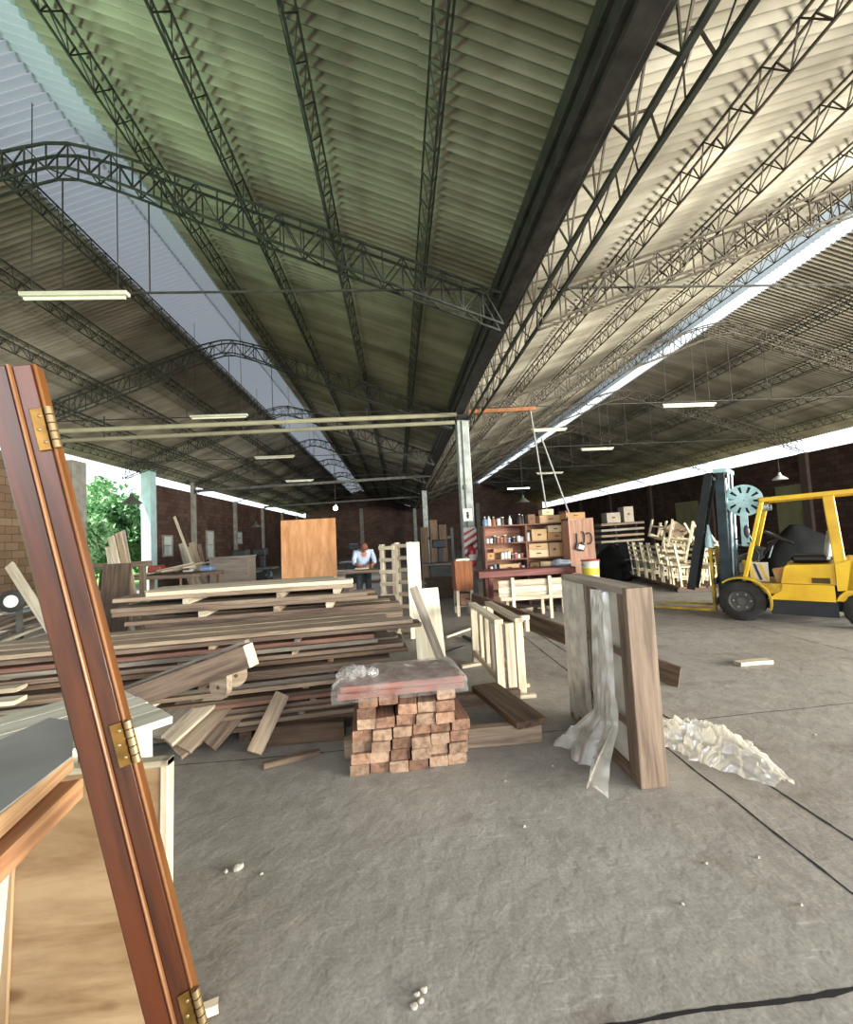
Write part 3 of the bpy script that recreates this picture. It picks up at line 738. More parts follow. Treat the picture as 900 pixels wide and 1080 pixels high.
# ---- front lumber pile
pr = random.Random(21)
ang = R(7.5); pd = V((math.cos(ang), math.sin(ang), 0)); pn = V((-pd.y, pd.x, 0))     # along / into depth
P0 = V((-.45, 3.92, 0))                                                             # front line of the pile
palette = [W_brown, W_dark, W_tan, W_brown, W_grey, W_brown, W_red]
ends = [.62, .22, .48, .30, .12, .36, .40, -.02, -.05]                                # right ends along pd, from the top layer down
nth = ['top', 'second', 'third', 'fourth', 'fifth', 'sixth', 'seventh', 'eighth', 'ninth']
zt_ = .09; nl = 8; lay = .100
for li in range(nl):
    z = zt_ + li * lay; k = nl - 1 - li
    e = ends[k]; step = .0 + (.015 * k)
    for row in range(3):
        off = row * .25 + (0 if row else pr.uniform(-.04, .03)) + .02*(li % 2)
        for th_i in range(2):
            th = .034; m = palette[(li*3 + row + th_i*2) % len(palette)]
            if k == 0 and th_i == 1: m = W_tan
            e_ = e + (pr.uniform(-.10, .04) if th_i else 0) - (pr.uniform(0, .3) if row else 0)
            x0 = -4.1 + pr.uniform(-.2, .25); c = P0 + pn * (off + .04*th_i*pr.random())
            zz = z + .034/2 + th_i * .0355
            tilt = pr.uniform(-.006, .006) if not row else 0
            side = ('front', 'middle', 'back')[row]
            plank('long_plank', c + pd*x0 + V((0, 0, zz)), c + pd*e_ + V((0, 0, zz)), .20 + pr.uniform(-.02, .02), th, m,
                  '%s %s plank, %s layer down, %s row, near lumber pile' % ('upper' if th_i else 'lower', m.name.split('_')[0], nth[k], side), 'plank', 'planks of the near lumber pile', bow=.003)
    for q, xs in enumerate((-3.2, -2.1, -1.15, -.35)):
        xs += pr.uniform(-.25, .2)
        if xs > e - .05: xs = e - .1
        c = P0 + pd*xs + pn*(-.06 - pr.uniform(0, .06)); th = lay - .0715
        if li == nl - 1: continue
        plank('sticker', c + V((0, 0, z + .0712 + th/2)), c + pn*.80 + V((0, 0, z + .0712 + th/2)),   .05, th - .001, (W_grey, W_brown, W_tan)[(q + li) % 3],
              'spacer stick under the %s layer down, %s, near lumber pile' % (nth[max(0, k-1)], ('farthest left', 'left of centre', 'right of centre', 'near the right ends')[q]), 'spacer stick', 'spacer sticks of the near pile')
for q, xs in enumerate((-3.6, -2.2, -.9, -.1)):
    c = P0 + pd*xs + pn*-.08
    plank('bearer', c + V((0, 0, .044)), c + pn*.82 + V((0, 0, .044)), .10, .088, W_dark, 'dark bearer block on the floor under the near pile, %s' % ('far left', 'left of centre', 'right of centre', 'right end')[q], 'bearer')
# long dark beam on the floor before the pile
b = atz(362, 772, .09); b.y += .10; a = V((-1.12, b.y - .01, .075)); b.z = .075
plank('floor_beam', a, b, .09, .15, W_dark, 'long dark brown beam lying on the floor before the near pile', 'beam')

# ---- rear lumber pile
P0b = V((-.3, 5.25, 0)); angb = R(4); pdb = V((math.cos(angb), math.sin(angb), 0)); pnb = V((-pdb.y, pdb.x, 0))
endsb = [-.27, .02, .28, -.5, .1, .3, 0]
for li in range(6):
    z = .28 + li * .155; k = 5 - li; e = endsb[k]
    for row in range(3):
        for th_i in range(2):
            th = .045; m = (W_tan if k == 0 else [W_brown, W_tan, W_dark, W_brown][(li + row + th_i) % 4])
            if k == 0 and th_i: m = W_pale
            c = P0b + pnb * (row*.26); zz = z + th/2 + th_i*.0465
            e_ = e - (pr.uniform(0, .35) if row else 0) - (.12 if th_i and k == 1 else 0)
            plank('long_plank', c + pdb*(-2.55 + pr.uniform(-.35, .1)) + V((0, 0, zz)), c + pdb*e_ + V((0, 0, zz)), .22, th, m,
                  '%s %s plank, %s layer down, %s row, rear lumber pile' % ('upper' if th_i else 'lower', m.name.split('_')[0], nth[k], ('front', 'middle', 'back')[row]), 'plank', 'planks of the rear lumber pile', bow=.003)
    for q, xs in enumerate((-2.0, -1.2, -.55) if li else ()):
        c = P0b + pdb*(xs + pr.uniform(-.15, .15)) + pnb*-.12; zz = z - (.155 - .092)/2
        plank('sticker', c + V((0, 0, zz)), c + pnb*.78 + V((0, 0, zz)), .08, .061, W_pale if q != 1 else W_tan,
              'pale spacer block below the %s layer from the top of the rear pile, %s' % (nth[k], ('left', 'middle', 'right')[q]), 'spacer block', 'spacer blocks of the rear pile')
for q, xs in enumerate((-2.3, -1.1, -.1)):
    c = P0b + pdb*xs + pnb*-.1
    plank('bearer', c + V((0, 0, .139)), c + pnb*.75 + V((0, 0, .139)), .12, .278, W_dark, 'squared timber carrying the rear pile, %s' % ('left', 'middle', 'right end')[q], 'bearer')

# ---- boards fanned out from the pile towards the camera
fan = [((168, 792), (355-20, 0)),]
def lean(name, pa, za, pb, zb, W, T, m, label, up=None, cat='board'):
    a = atz(*pa, za); b = atz(*pb, zb)
    return plank(name, a, b, W, T, m, label, cat, up=up or (0, 0, 1), bow=.002)
lean('fanned_board', (185, 793), .06, (262, 733), .30, .17, .035, W_tan, 'lowest brown board fanned out left of the dark gap', (.2, -.5, 1))
lean('fanned_board', (215, 783), .085, (264, 730), .34, .23, .035, W_brown, 'widest fanned board showing its face, rightmost of the fan', (.55, -.5, 1))
lean('fanned_board', (192, 790), .115, (252, 727), .37, .16, .035, W_tan, 'tan fanned board with a pale top edge, second from the right', (.1, -.5, 1))
lean('fanned_board', (176, 782), .17, (240, 725), .42, .13, .035, W_pale, 'pale narrow fanned board in the middle of the fan', (.1, -.5, 1))
lean('fanned_board', (160, 776), .25, (232, 712), .46, .17, .03, W_grey, 'grey fanned board behind the white table corner', (0, -.5, 1))
lean('fanned_board', (140, 752), .36, (228, 702), .52, .12, .03, W_pale, 'long pale board at the top left of the fan', (0, -.5, 1))
# two round-ended blocks on the fan
def round_block(p, Y, label, rz, r=.075):
    c = at(*p, Y); t = thing('round_ended_block', label, 'block', c, rz)
    s = MB(); poly = [(-r*.95, r*1.9), (-r, 0)] + [(r*math.cos(a), r*math.sin(a)) for a in [math.pi + math.pi*i/14 for i in range(15)]] + [(r, 0), (r*.95, r*1.9)]
    s.prism(poly, .05, Matrix(((1,0,0,0),(0,0,1,-.025),(0,1,0,0),(0,0,0,1)))); s.build('body', W_tan, t)
    s = MB(); s.lathe([(.014, -.028), (.014, .028)], 12, (0, 0, 0), Matrix.Rotation(R(90), 3, 'X')); s.build('dowel_hole', W_dark, t)
round_block((233, 724), 3.30, 'round ended wooden block under the diagonal timber, left one', R(-25), .085)
round_block((249, 712), 3.42, 'round ended wooden block with a dark disc, right one', R(20), .08)
# diagonal heavy timber
a = at(118, 744, 3.55); b = at(264, 691, 3.22)
dt = plank('diagonal_timber', a, b, .10, .16, W_brown, 'heavy brown timber lying diagonally on the pile with a pale sawn end', 'timber', bow=0)
s = MB(); Lh = (b - a).length/2; s.b2((Lh + .001, -.051, -.081), (Lh + .012, .051, .081), .002); o = s.build('sawn_end', W_pale, dt); o['label'] = 'pale sawn end'
a2 = a + V((0, .03, .094)); b2 = b + V((-.03, .03, .094)) ; plank('top_lath', a2, b2, .05, .024, W_grey, 'thin grey lath lying along the diagonal timber', 'lath', bow=0)
# pale sawn end and leaning plank
lean('leaning_plank', (268, 794), .02, (298, 732), .36, .12, .025, W_tan, 'single plank leaning against the pile with its foot on the floor', (.3, -1, .5))
lean('short_offcut', (278, 808), .02, (337, 793), .02, .05, .04, W_brown, 'short narrow offcut lying on the floor before the pile')

# ---- stack of short boards, sawn ends to the camera
sx0 = -.41; cw = .138; ch_ = .074
sa = R(3.5); sd = V((math.cos(sa), math.sin(sa), 0)); sn = V((-sd.y, sd.x, 0)); S0 = V((sx0, 3.03, 0))
SH = [wood('short_board', '#a88b75', '#7c604c', ax=0), wood('short_board_dark', '#8f6b56', '#5f4436', ax=0), wood('short_board_red', '#ab866d', '#7c5847', ax=0)]
tall = [7, 7, 6, 6, 7, 4]; colname = ('first', 'second', 'third', 'fourth', 'fifth', 'sixth')
for ci in range(6):
    for ri in range(tall[ci]):
        if (ci, ri) in ((1, 5),): continue
        jx_, jy_ = pr.uniform(-.006, .006), pr.uniform(-.035, .02)
        low = ri < 2
        L = .19 if low else .72 + pr.uniform(-.05, .05)
        c = S0 + sd * (cw*(ci + .5) + jx_ + (.02 if ri > 3 else 0) + .01*ri) + sn*jy_ + V((0, 0, ch_*(ri + .5) + .0015*ri))
        m = SH[0] if pr.random() < .62 else SH[pr.choice((1, 2))]
        if (ci, ri) in ((2, 1), (2, 4), (3, 3)): m = SH[1]
        yaw = pr.uniform(-.02, .02) + (.1 if (ci in (2, 3) and ri == 5) else 0); dirv = sn + sd*yaw
        plank('short_board', c, c + dirv*L, cw - .008, ch_ - .003, m, 'sawn board end, %s column from left, %s from floor, short board stack' % (colname[ci], ('lowest', 'second', 'third', 'fourth', 'fifth', 'sixth', 'seventh')[ri]), 'board', 'short boards stacked ends to camera', bow=.001, ch=.006)
# small loose boards on top (pale block ends)
zt2 = tall[2]*ch_ + .012
# bearers
plank('bearer_timber', V((-.47, 3.30, .073)), V((1.02, 3.31, .073)), .075, .140, W_tan, 'long tan bearer on the floor carrying the short board stack', 'timber', bow=0)
a = atz(490, 765, .0); plank('bearer_timber', V((.1, 3.98, .073)), V((1.06, 4.02, .073)), .08, .140, W_brown, 'rear brown bearer under the dark plank, near the pine frame', 'timber', bow=0)
a = at(511, 738, 4.0); plank('dark_flat_plank', V((.74, 4.06, .172)), V((.93, 3.22, .172)), .25, .05, W_dark, 'wide dark brown plank lying flat across the two bearers', 'plank', bow=0)
# wrapped bundle on top
bz = .535; bx0, bx1 = -.47, .40
t = thing('wrapped_bundle', 'bundle of reddish boards wrapped in clear plastic on top of the short stack', 'bundle', ((bx0+bx1)/2, 3.16, bz), R(4))
hb = (bx1 - bx0)/2
W_bund = wood('reddish_bundle', '#94655a', '#6c463e', rough=.5)
for r_ in range(3):
    for l_ in range(2):
        s = plank_mesh(2*hb - .02*l_ - .03*r_, .145, .042, .0, .003, 60 + r_*2 + l_); o = s.build('bundle_board', W_bund, t); o.location = (.012*(l_ - r_), -.10 + r_*.149, .023 + l_*.044)
M_film = film('clear_wrap', .84, '#efeae6', .08)
s = MB(); nx_, ny_ = 54, 30; vs = []
for j in range(ny_ + 1):
    for i in range(nx_ + 1):
        u = -1.07 + 2.14*i/nx_; v = -1.0 + 2.0*j/ny_
        x = u*hb; y = .05 + v*.29
        e = max(0, abs(v) - .80)/.2; ex = max(0, abs(u) - .97)/.1
        p = V((x, y, 0)); k = noise.noise(p*9)*.5 + noise.noise(p*22)*.3
        z = .098 + .016*k - (.095*min(1, e) + .05*min(1, ex))
        wob = .02*noise.noise(p*7 + V((3, 1, 0)))
        if i < 9: z += .05*max(0, noise.noise(p*14 + V((9, 9, 9))))*(9 - i)/5
        vs.append((x + wob, y + .014*k, max(.004, z)))
fs = [(j*(nx_+1)+i, j*(nx_+1)+i+1, (j+1)*(nx_+1)+i+1, (j+1)*(nx_+1)+i) for j in range(ny_) for i in range(nx_)]
s.add(vs, fs); s.build('plastic_wrap', M_film, t, True)
# crumpled tuft at the left end
s = MB()
for q in range(5):
    c = V((-hb + .05 + .05*q, -.02 + .04*(q % 2), .115 + .01*(q % 3))); t2 = MB(); t2.ball((0, 0, 0), .06 - .004*q, (1, 1, .7), 10, 8)
    s.add([c + v*(1 + .5*noise.noise((v + c)*28)) for v in t2.v], t2.f)
s.build('wrap_tuft', M_film, t)

# ---- upright crate panel with plastic film
px0, px1 = 1.40, 1.575; py0_, py1_ = 2.60, 3.66; phh = 1.215
t = thing('slatted_crate', 'upright wooden crate panel half wrapped in torn plastic film', 'crate', ((px0+px1)/2, py0_, 0))
M_cr = [wood('crate_wood', '#84705f', '#5b4a3e', ax=i) for i in range(3)]
Mw = (px1 - px0); hx = Mw/2; D_ = py1_ - py0_
def cp(name, lo, hi, m, ch=.004): s = MB(); s.b2(lo, hi, ch); return s.build(name, m, t)
cp('end_board', (-hx, 0, 0), (hx, .045, phh), M_cr[2]); cp('end_board', (-hx, D_ - .045, 0), (hx, D_, phh), M_cr[2])
cp('top_board', (-hx, .045, phh - .045), (hx, D_ - .045, phh), wood('crate_grey_top', '#a89c8e', '#84776a', ax=1))
cp('bottom_board', (-hx, .045, 0.0), (hx, D_ - .045, .045), M_cr[1])
cp('middle_stile', (-hx + .006, .50, .045), (-hx + .05, .59, phh - .045), M_cr[2])
cp('edge_stile', (-hx + .004, .046, .045), (-hx + .045, .13, phh - .045), M_cr[2])
for y in (.70, .82, .93): cp('slat', (-hx + .02, y - .012, .045), (-hx + .04, y + .012, phh - .045), M_cr[2])
for z in (.34, .78): cp('rail', (-hx + .012, .131, z - .025), (-hx + .019, D_ - .046, z + .025), M_cr[1])
cp('backing_sheet', (-hx + .055, .046, .046), (-hx + .065, D_ - .046, phh - .046), mat('white_backing', '#e2ddd2', .6, col2='#c4bcad', scale=5))
M_film2 = film('milky_film', .44, '#e4ddd2', .3)
# stretched film over the far half
s = MB(); n1, n2 = 26, 34; vs = []
for j in range(n2 + 1):
    for i in range(n1 + 1):
        y = .60 + (D_ - .62)*i/n1; z = .07 + (phh - .11)*j/n2; p = V((y*7, z*2.0, 4))
        if j == 0: z += .12*noise.noise(V((y*8, 2, 2)))
        vs.append((-hx - .004 - .012*abs(noise.noise(p)) - .006*abs(noise.noise(p*3)), y, z))
s.add(vs, [(j*(n1+1)+i, j*(n1+1)+i+1, (j+1)*(n1+1)+i+1, (j+1)*(n1+1)+i) for j in range(n2) for i in range(n1)]); s.build('stretched_film', film('stretch_film', .64, '#efebe4', .2), t, True)
# hanging curtain of film that spreads on the floor
s = MB(); n1, n2 = 40, 60; vs = []
for j in range(n2 + 1):
    tz = j/n2
    for i in range(n1 + 1):
        u = i/n1; zz = (phh - .06)*(1 - tz) + .012; spread = 1 + 1.0*max(0, tz - .72)/.28
        y = .30 + (u - .5)*.34*(.62 + .38*tz)*spread - .03*tz
        out = .015 + .035*abs(math.sin(u*15 + 1.5*noise.noise(V((u*4, tz*3, 1))))) + .04*tz + .95*max(0, tz - .74)*(.75 + .5*noise.noise(V((u*3.5, 7, 1))))
        w = noise.noise(V((u*10, tz*12, 5)))*.012
        vs.append((-hx - out + w, y + w, max(.006, zz + w*(1 - tz) + (.09*abs(noise.noise(V((u*7, tz*16, 2)))) if tz > .85 else 0))))
s.add(vs, [(j*(n1+1)+i, j*(n1+1)+i+1, (j+1)*(n1+1)+i+1, (j+1)*(n1+1)+i) for j in range(n2) for i in range(n1)]); s.build('hanging_film', M_film2, t, True)

# heap of crumpled film on the floor to its right
def heap(name, path, widths, hmax, label, seed, m):
    s = MB(); n1, n2 = 130, 64; vs = []
    for i in range(n1 + 1):
        u = i/n1*(len(path) - 1); k = min(int(u), len(path) - 2); f = u - k
        c = path[k].lerp(path[k+1], f); w = widths[k]*(1 - f) + widths[k+1]*f; d = (path[k+1] - path[k]).normalized(); nn = V((-d.y, d.x, 0))
        for j in range(n2 + 1):
            v = -1 + 2*j/n2; q = c + nn*(v*w*(1 + .35*noise.noise(V((i*.12, seed, v*2)))))
            uu = i/n1; wv_ = v + .35*noise.noise(V((uu*3, v*1.5, seed + 7)))
            r1 = 1 - abs(noise.noise(V((wv_*3.2, uu*2.2, seed))))*2.6; r2 = 1 - abs(noise.noise(V((wv_*8, uu*7 + wv_, seed + 4))))*2.4; r3 = noise.noise(V((q.x*4, q.y*4, seed + 2))); r4 = noise.noise(V((q.x*16, q.y*16, seed + 3)))
            h = hmax*(1 - v*v)*(.50 + .38*r1 + .16*r2 + .4*r3 + .16*r4)*(.3 + .7*math.sin(math.pi*min(1, .12 + i/n1*.9)))
            w2 = .02*noise.noise(V((q.x*20, q.y*20, 8)))
            vs.append((q.x + w2, q.y - w2, .004 + max(0, h)))
    s.add(vs, [(i*(n2+1)+j, i*(n2+1)+j+1, (i+1)*(n2+1)+j+1, (i+1)*(n2+1)+j) for i in range(n1) for j in range(n2)])
    return tag(s.build(name, m, None, True, loc=path[0]), label, 'plastic')
heap('plastic_heap', [atz(702, 775, 0), atz(735, 785, 0), atz(775, 802, 0), atz(828, 830, 0)], [.20, .21, .22, .06], .20, 'heap of crumpled clear plastic on the floor right of the crate panel', 3, M_film2)

# ---- pine frame standing behind the stack
M_p = PINE
fx0, fx1, fy0, fy1, fz = .92, 1.13, 4.22, 5.40, .75
t = thing('bench_carcass', 'pale pine bench frame standing in the aisle behind the short stack', 'frame', ((fx0+fx1)/2, (fy0+fy1)/2, 0), R(3))
hx_, hy_ = (fx1-fx0)/2, (fy1-fy0)/2
def fp(name, lo, hi, m): s = MB(); s.b2(lo, hi, .004); return s.build(name, m, t)
for sx in (-1, 1):
    fp('top_rail', (sx*hx_ - .045, -hy_, fz - .045), (sx*hx_ + .045, hy_, fz), M_p[1])
    fp('lower_rail', (sx*hx_ - .02, -hy_ + .04, .10), (sx*hx_ + .02, hy_ - .04, .18), M_p[1])
    for sy in (-1, 1): fp('leg', (sx*hx_ - .04, sy*(hy_ - .05) - .03, 0), (sx*hx_ + .04, sy*(hy_ - .05) + .03, fz - .045), M_p[2])
for y in (-.3, -.05, .2): fp('slat', (-hx_ - .02, y - .04, .18), (-hx_ + .02, y + .04, fz - .045), M_p[2])
fp('end_slat', (-.045, -hy_ - .0, .05), (.045, -hy_ + .03, fz - .045), M_p[2])
for sy in (-1, 1): fp('cross_rail', (-hx_ + .045, sy*(hy_ - .05) - .02, fz - .12), (hx_ - .045, sy*(hy_ - .05) + .02, fz - .046), M_p[0])
t = thing('tee_brace', 'small pine tee piece standing against the pine frame right corner', 'brace', (1.185, 4.36, 0), R(12))
s = MB(); s.b2((-.03, -.02, 0), (.03, .02, .70), .003); s.build('upright', M_p[2], t); s = MB(); s.b2((-.04, -.03, .70), (.12, .03, .745), .003); s.build('arm', M_p[0], t); s = MB(); s.b2((.075, -.02, .58), (.115, .02, .70), .003); s.build('drop_end', M_p[2], t)
for i, (pa, pb, lab) in enumerate((((513, 737), (565, 733), 'pale batten on the floor at the foot of the pine frame, nearest'), ((520, 727), (558, 722), 'short pale batten on the floor behind the nearest batten'), ((487, 703), (512, 699), 'pale block lying left of the pine frame foot'))):
    lean('floor_batten', pa, .02, pb, .02, .06, .035, W_pale, lab)

# ---- long brown beam running behind the panel
a = at(498, 633, 6.1); b = V((2.70, 4.12, .09))
plank('long_beam', a, b, .05, .21, W_dark, 'long dark brown beam sloping down to the floor behind the crate panel', 'beam', bow=0)
a1 = at(497, 628, 6.25); plank('pale_side_board', at(494, 641, 6.0), at(514, 650, 5.5), .04, .20, W_grey, 'short grey board lying against the upper end of the sloping beam', 'board', bow=0)
t = thing('low_trestle', 'low wooden trestle carrying the upper end of the sloping beam', 'trestle', (a.x + .18, a.y - .2, 0), R(60))
zt3 = a.z - .21
s = MB(); s.b2((-.25, -.04, zt3), (.25, .04, zt3 + .07)); s.build('top_rail', BRN[0], t)
for sx in (-.2, .2):
    for sy in (-1, 1): s = MB(); s.bar((sx, sy*.03, zt3), (sx*1.1, sy*.12, 0), .05, .03); s.build('leg', BRN[2], t)

# ---- upright pallets, boards by the pile's right end
def pallet(x, y, rz, w, h, n, label):
    t = thing('upright_pallet', label, 'pallet', (x, y, 0), rz, 'pale pallets standing on end')
    for sx in (-1, 1): s = MB(); s.b2((sx*(w/2 - .035) - .03, 0, 0), (sx*(w/2 - .035) + .03, .09, h), .003); s.build('stringer', PINE[2], t)
    for i in range(n):
        z = .06 + (h - .12)*i/(n-1); s = MB(); s.b2((-w/2, -.022, z - .03), (w/2, -.001, z + .03), .003); s.build('slat', PINE[0], t)
def byx(x, y, Y): p = at(x, y, Y); return p.x
Yp = 7.2
zt4 = at(410, 574, Yp).z
pallet(byx(409, 600, Yp), Yp, R(-28), .30, zt4, 8, 'leftmost pale slatted pallet standing on end behind the pile')
pallet(byx(425, 600, Yp + .05), Yp + .05, R(-28), .30, zt4 + .02, 8, 'second pale slatted pallet standing on end, beside the tall white board')
p = at(437, 600, 6.9); plank('tall_white_board', V((p.x, p.y, 0)), V((p.x, p.y + .12, at(437, 572, 6.9).z)), .21, .04, wood('white_board', '#efe6d2', '#d9cbae'), 'tall whitish board standing upright beside the pallets', 'board', up=(0, -1, .1))
p = atz(452, 690, 0); p2 = at(452, 690, 5.4)
def down(a, b): d = (b - a).normalized(); return a - d*((a.z - .03)/d.z)
plank('wide_white_board', down(at(455, 690, 5.2), at(448, 621, 5.55)), at(448, 621, 5.55), .34, .03, wood('white_board', '#efe6d2', '#d9cbae'), 'wide pale board leaning on the right end of the pile', 'board', up=(0, -1, .2))
plank('dark_stick', down(at(463, 690, 4.95), at(436, 619, 4.95)), at(436, 619, 4.95), .10, .035, W_grey, 'dark grey stick leaning in front of the wide pale board', 'stick', up=(0, -1, .1))
plank('floor_stick', atz(505, 660, .02), atz(471, 672, .02), .04, .03, W_pale, 'thin pale stick on the floor of the aisle', 'stick')
t = thing('tee_bar', 'black tee shaped bar lying in the aisle left of the pine frame', 'bar', atz(490, 682, .02))
p0 = V((0, 0, .0)); p1 = atz(466, 690, .02) - t.location; s = MB(); s.bar(p1, p0, .05, .03); s.build('shaft', M_steel, t); s = MB(); p2 = atz(489, 671, .02) - t.location; p3 = atz(501, 677, .02) - t.location; s.bar(p2, p3, .05, .03); s.build('cross_head', M_steel, t)
plank('floor_offcut', atz(778, 700, .02), atz(812, 697, .02), .10, .04, W_pale, 'single pale offcut on the open floor before the forklift', 'offcut')
# stones and crumbs
M_stone = mat('pale_stone', '#b9b2a6', .9, col2='#8d857a', scale=9)
def stone(px_, py_, r, seed, label):
    p = atz(px_, py_, 0); b = MB(); b.ball((0, 0, 0), r, (1, .8, .6), 9, 7)
    s = MB(); s.add([v*(1 + .4*noise.noise(v*(1.2/r) + V((seed, 0, 0)))) + V((0, 0, r*.45)) for v in b.v], b.f)
    tag(s.build('stone', M_stone, loc=(0, 0, 0)), label, 'stone', 'crumbs on the floor').location = p
stone(251, 917, .028, 1, 'largest pale crumb of stone on the near floor left of centre')
stone(238, 920, .012, 2, 'small crumb just left of the largest stone')
stone(276, 922, .009, 3, 'tiny crumb right of the largest stone')
for i, (x, y) in enumerate(((440, 1050), (447, 1046), (444, 1057), (437, 1063))): stone(x, y, .011 + .003*(i % 2), 11 + i, ('largest white', 'right white', 'middle white', 'lowest white')[i] + ' crumb of the cluster at the bottom centre')
for i, (x, y, l) in enumerate(((533, 824, 'below the bearer end'), (583, 808, 'right of the bearer'), (553, 872, 'mid floor below the bearer'), (745, 911, 'on the right floor below the plastic'), (845, 955, 'at the far right near the joint'), (720, 954, 'centre right of the near floor'), (800, 905, 'beside the floor joint at right'), (860, 775, 'on the right floor before the forklift'))): stone(x, y, .008, 30 + i, 'tiny crumb ' + l)
# ================================================================ FORKLIFT
M_yel = mat('forklift_yellow', '#e0b41c', .38, col2='#c99a12', scale=3, spec=.5)
M_yel2 = mat('worn_yellow', '#c9a524', .5, col2='#8f7424', scale=7)
M_blk = mat('black_metal', '#23262a', .5, col2='#17191b', scale=6)
M_tyre = mat('tyre_rubber', '#33302d', .85, col2='#25221f', scale=12)
M_mast = mat('mast_bluegrey', '#2f3b42', .4, .3, col2='#20282c', scale=6)
M_chrome = mat('pale_steel', '#aab9bf', .3, .6, col2='#8797a0', scale=8)
M_teal = mat('pale_teal_metal', '#bcd9dc', .45, .1, col2='#97bcc0', scale=6)
M_vinyl = mat('black_vinyl', '#1d1c1c', .45)
fk = thing('forklift', 'yellow forklift with dark mast, fork lowered, parked at the right', 'forklift', (5.84, 6.93, 0), math.atan2(.73, -.68))
def fpt(name, mb, m, smooth=False, parent=None): return mb.build(name, m, parent or fk, smooth)
RX = Matrix.Rotation(R(90), 3, 'X')
def wheel(u, y, r, w, label=None):
    s = MB(); s.lathe([(r*.56, -w*.5), (r*.9, -w*.5), (r*.985, -w*.4), (r, -w*.25), (r, w*.25), (r*.985, w*.4), (r*.9, w*.5), (r*.56, w*.5), (r*.56, -w*.5)], 32, (u, y, r), RX, False)
    for k in range(16):
        a = k*math.pi/8; c = V((u + r*math.cos(a), y, r + r*math.sin(a))); s.box(c, (.008, w*.86, .05), Matrix.Rotation(-a, 3, 'Y'), .002)
    wv = fpt('wheel', s, M_tyre, True)
    s = MB(); s.lathe([(.001, -w*.32), (r*.2, -w*.36), (r*.22, -w*.2), (r*.5, -w*.25), (r*.57, -w*.45), (r*.57, w*.45), (r*.5, w*.25), (r*.22, w*.2), (r*.2, w*.36), (.001, w*.32)], 24, (u, y, r), RX)
    fpt('rim', s, mat('rim_grey', '#57534d', .6, .2), True, wv)
    s = MB()
    for k in range(6):
        a = k*math.pi/3
        for sg in (-1, 1): s.lathe([(.014, -.01), (.014, .01)], 8, (u + r*.36*math.cos(a), y + sg*w*.26, r + r*.36*math.sin(a)), RX)
    fpt('wheel_nut', s, M_chrome, False, wv)
for sy in (-1, 1): wheel(0, sy*.45, .315, .20); wheel(-1.42, sy*.44, .26, .17)
def sideprism(poly, y0, y1):
    s = MB(); s.prism(poly, y1 - y0, Matrix(((1,0,0,0),(0,0,1,y0),(0,1,0,0),(0,0,0,1)))); return s
def arc(cx, cz, r, a0, a1, n=10): return [(cx + r*math.cos(R(a0 + (a1-a0)*i/n)), cz + r*math.sin(R(a0 + (a1-a0)*i/n))) for i in range(n+1)]
# black lower frame, yellow body, bonnet, counterweight
fpt('chassis', sideprism([(-.36, .13), (-1.12, .13), (-1.12, .36), (-.30, .36), (-.33, .25)], -.44, .46), M_blk)
s = MB(); s.b2((-.34, -.36, .2), (.12, .36, .58)); s.b2((-1.7, -.34, .2), (-1.1, .34, .5)); fpt('axle_block', s, M_blk)
fpt('lower_body', sideprism([(-.32, .36), (-1.10, .36), (-1.10, .60), (-.52, .60), (-.50, .50)], -.5, .5), M_yel)
fpt('bonnet', sideprism([(-.50, .605), (-1.12, .605), (-1.12, .90), (-.60, .885), (-.56, .86)], -.46, .46), M_yel)
s = MB(); s.b2((-1.06, .462, .62), (-.86, .468, .70)); fpt('side_vent', s, mat('vent_dark', '#4d3c1a', .8))
fpt('counterweight', sideprism([(-1.125, .90), (-1.125, .52)] + arc(-1.42, .26, .34, 115, 20, 8) + [(-1.10 - .9, .36), (-2.02, .50), (-2.02, .86), (-1.9, .96), (-1.3, .97)], -.5, .5), M_yel)
# front mudguards: bent strip over each front wheel
for sy in (-1, 1):
    o = arc(0, .315, .385, -18, 130, 16); i_ = arc(0, .315, .36, -18, 130, 16)
    o = [(-x, z) for x, z in o]; i_ = [(-x, z) for x, z in i_]
    fpt('mudguard', sideprism(o + i_[::-1], sy*.45 - .13, sy*.45 + .13), M_yel2)
s = MB(); s.b2((-.52, -.48, .44), (-.1, .48, .60)); s.b2((-.16, -.34, .58), (-.02, .34, .95), .01); fpt('floor_plate', s, M_yel2)
# overhead guard
s = MB()
for sy in (-1, 1):
    s = MB(); s.bar((-.04, sy*.42, .62), (-.36, sy*.40, 1.90), .06, .06, up=(0, 1, 0), ch=.008); fpt('front_post', s, M_yel)
    s = MB(); s.bar((-1.20, sy*.45, .58), (-1.13, sy*.42, 1.90), .06, .13, up=(1, 0, 0), ch=.01); fpt('rear_post', s, M_yel)
s = MB()
for sy in (-1, 1): s.bar((-.33, sy*.41, 1.91), (-1.55, sy*.41, 1.94), .07, .07, ch=.008)
for u in (-.35, -1.15, -1.52): s.bar((u, -.42, 1.92), (u, .42, 1.92), .07, .06, ch=.008)
for u in (-.52, -.68, -.84, -1.0): s.bar((u, -.40, 1.93), (u, .40, 1.93), .025, .04)
fpt('roof_guard', s, M_yel)
for sy in (-1, 1): s = MB(); s.bar((-1.52, sy*.42, 1.90), (-1.62, sy*.42, .95), .05, .07, up=(1, 0, 0), ch=.008); fpt('back_strut', s, M_yel)
s = MB()
for sy in (-.3, .3): s.lathe([(.001, -.05), (.05, -.045), (.06, .02), (.055, .04), (.001, .045)], 14, (-.38, sy, 1.80), Matrix.Rotation(R(90), 3, 'Y'))
fpt('work_lamp', s, M_chrome, True)
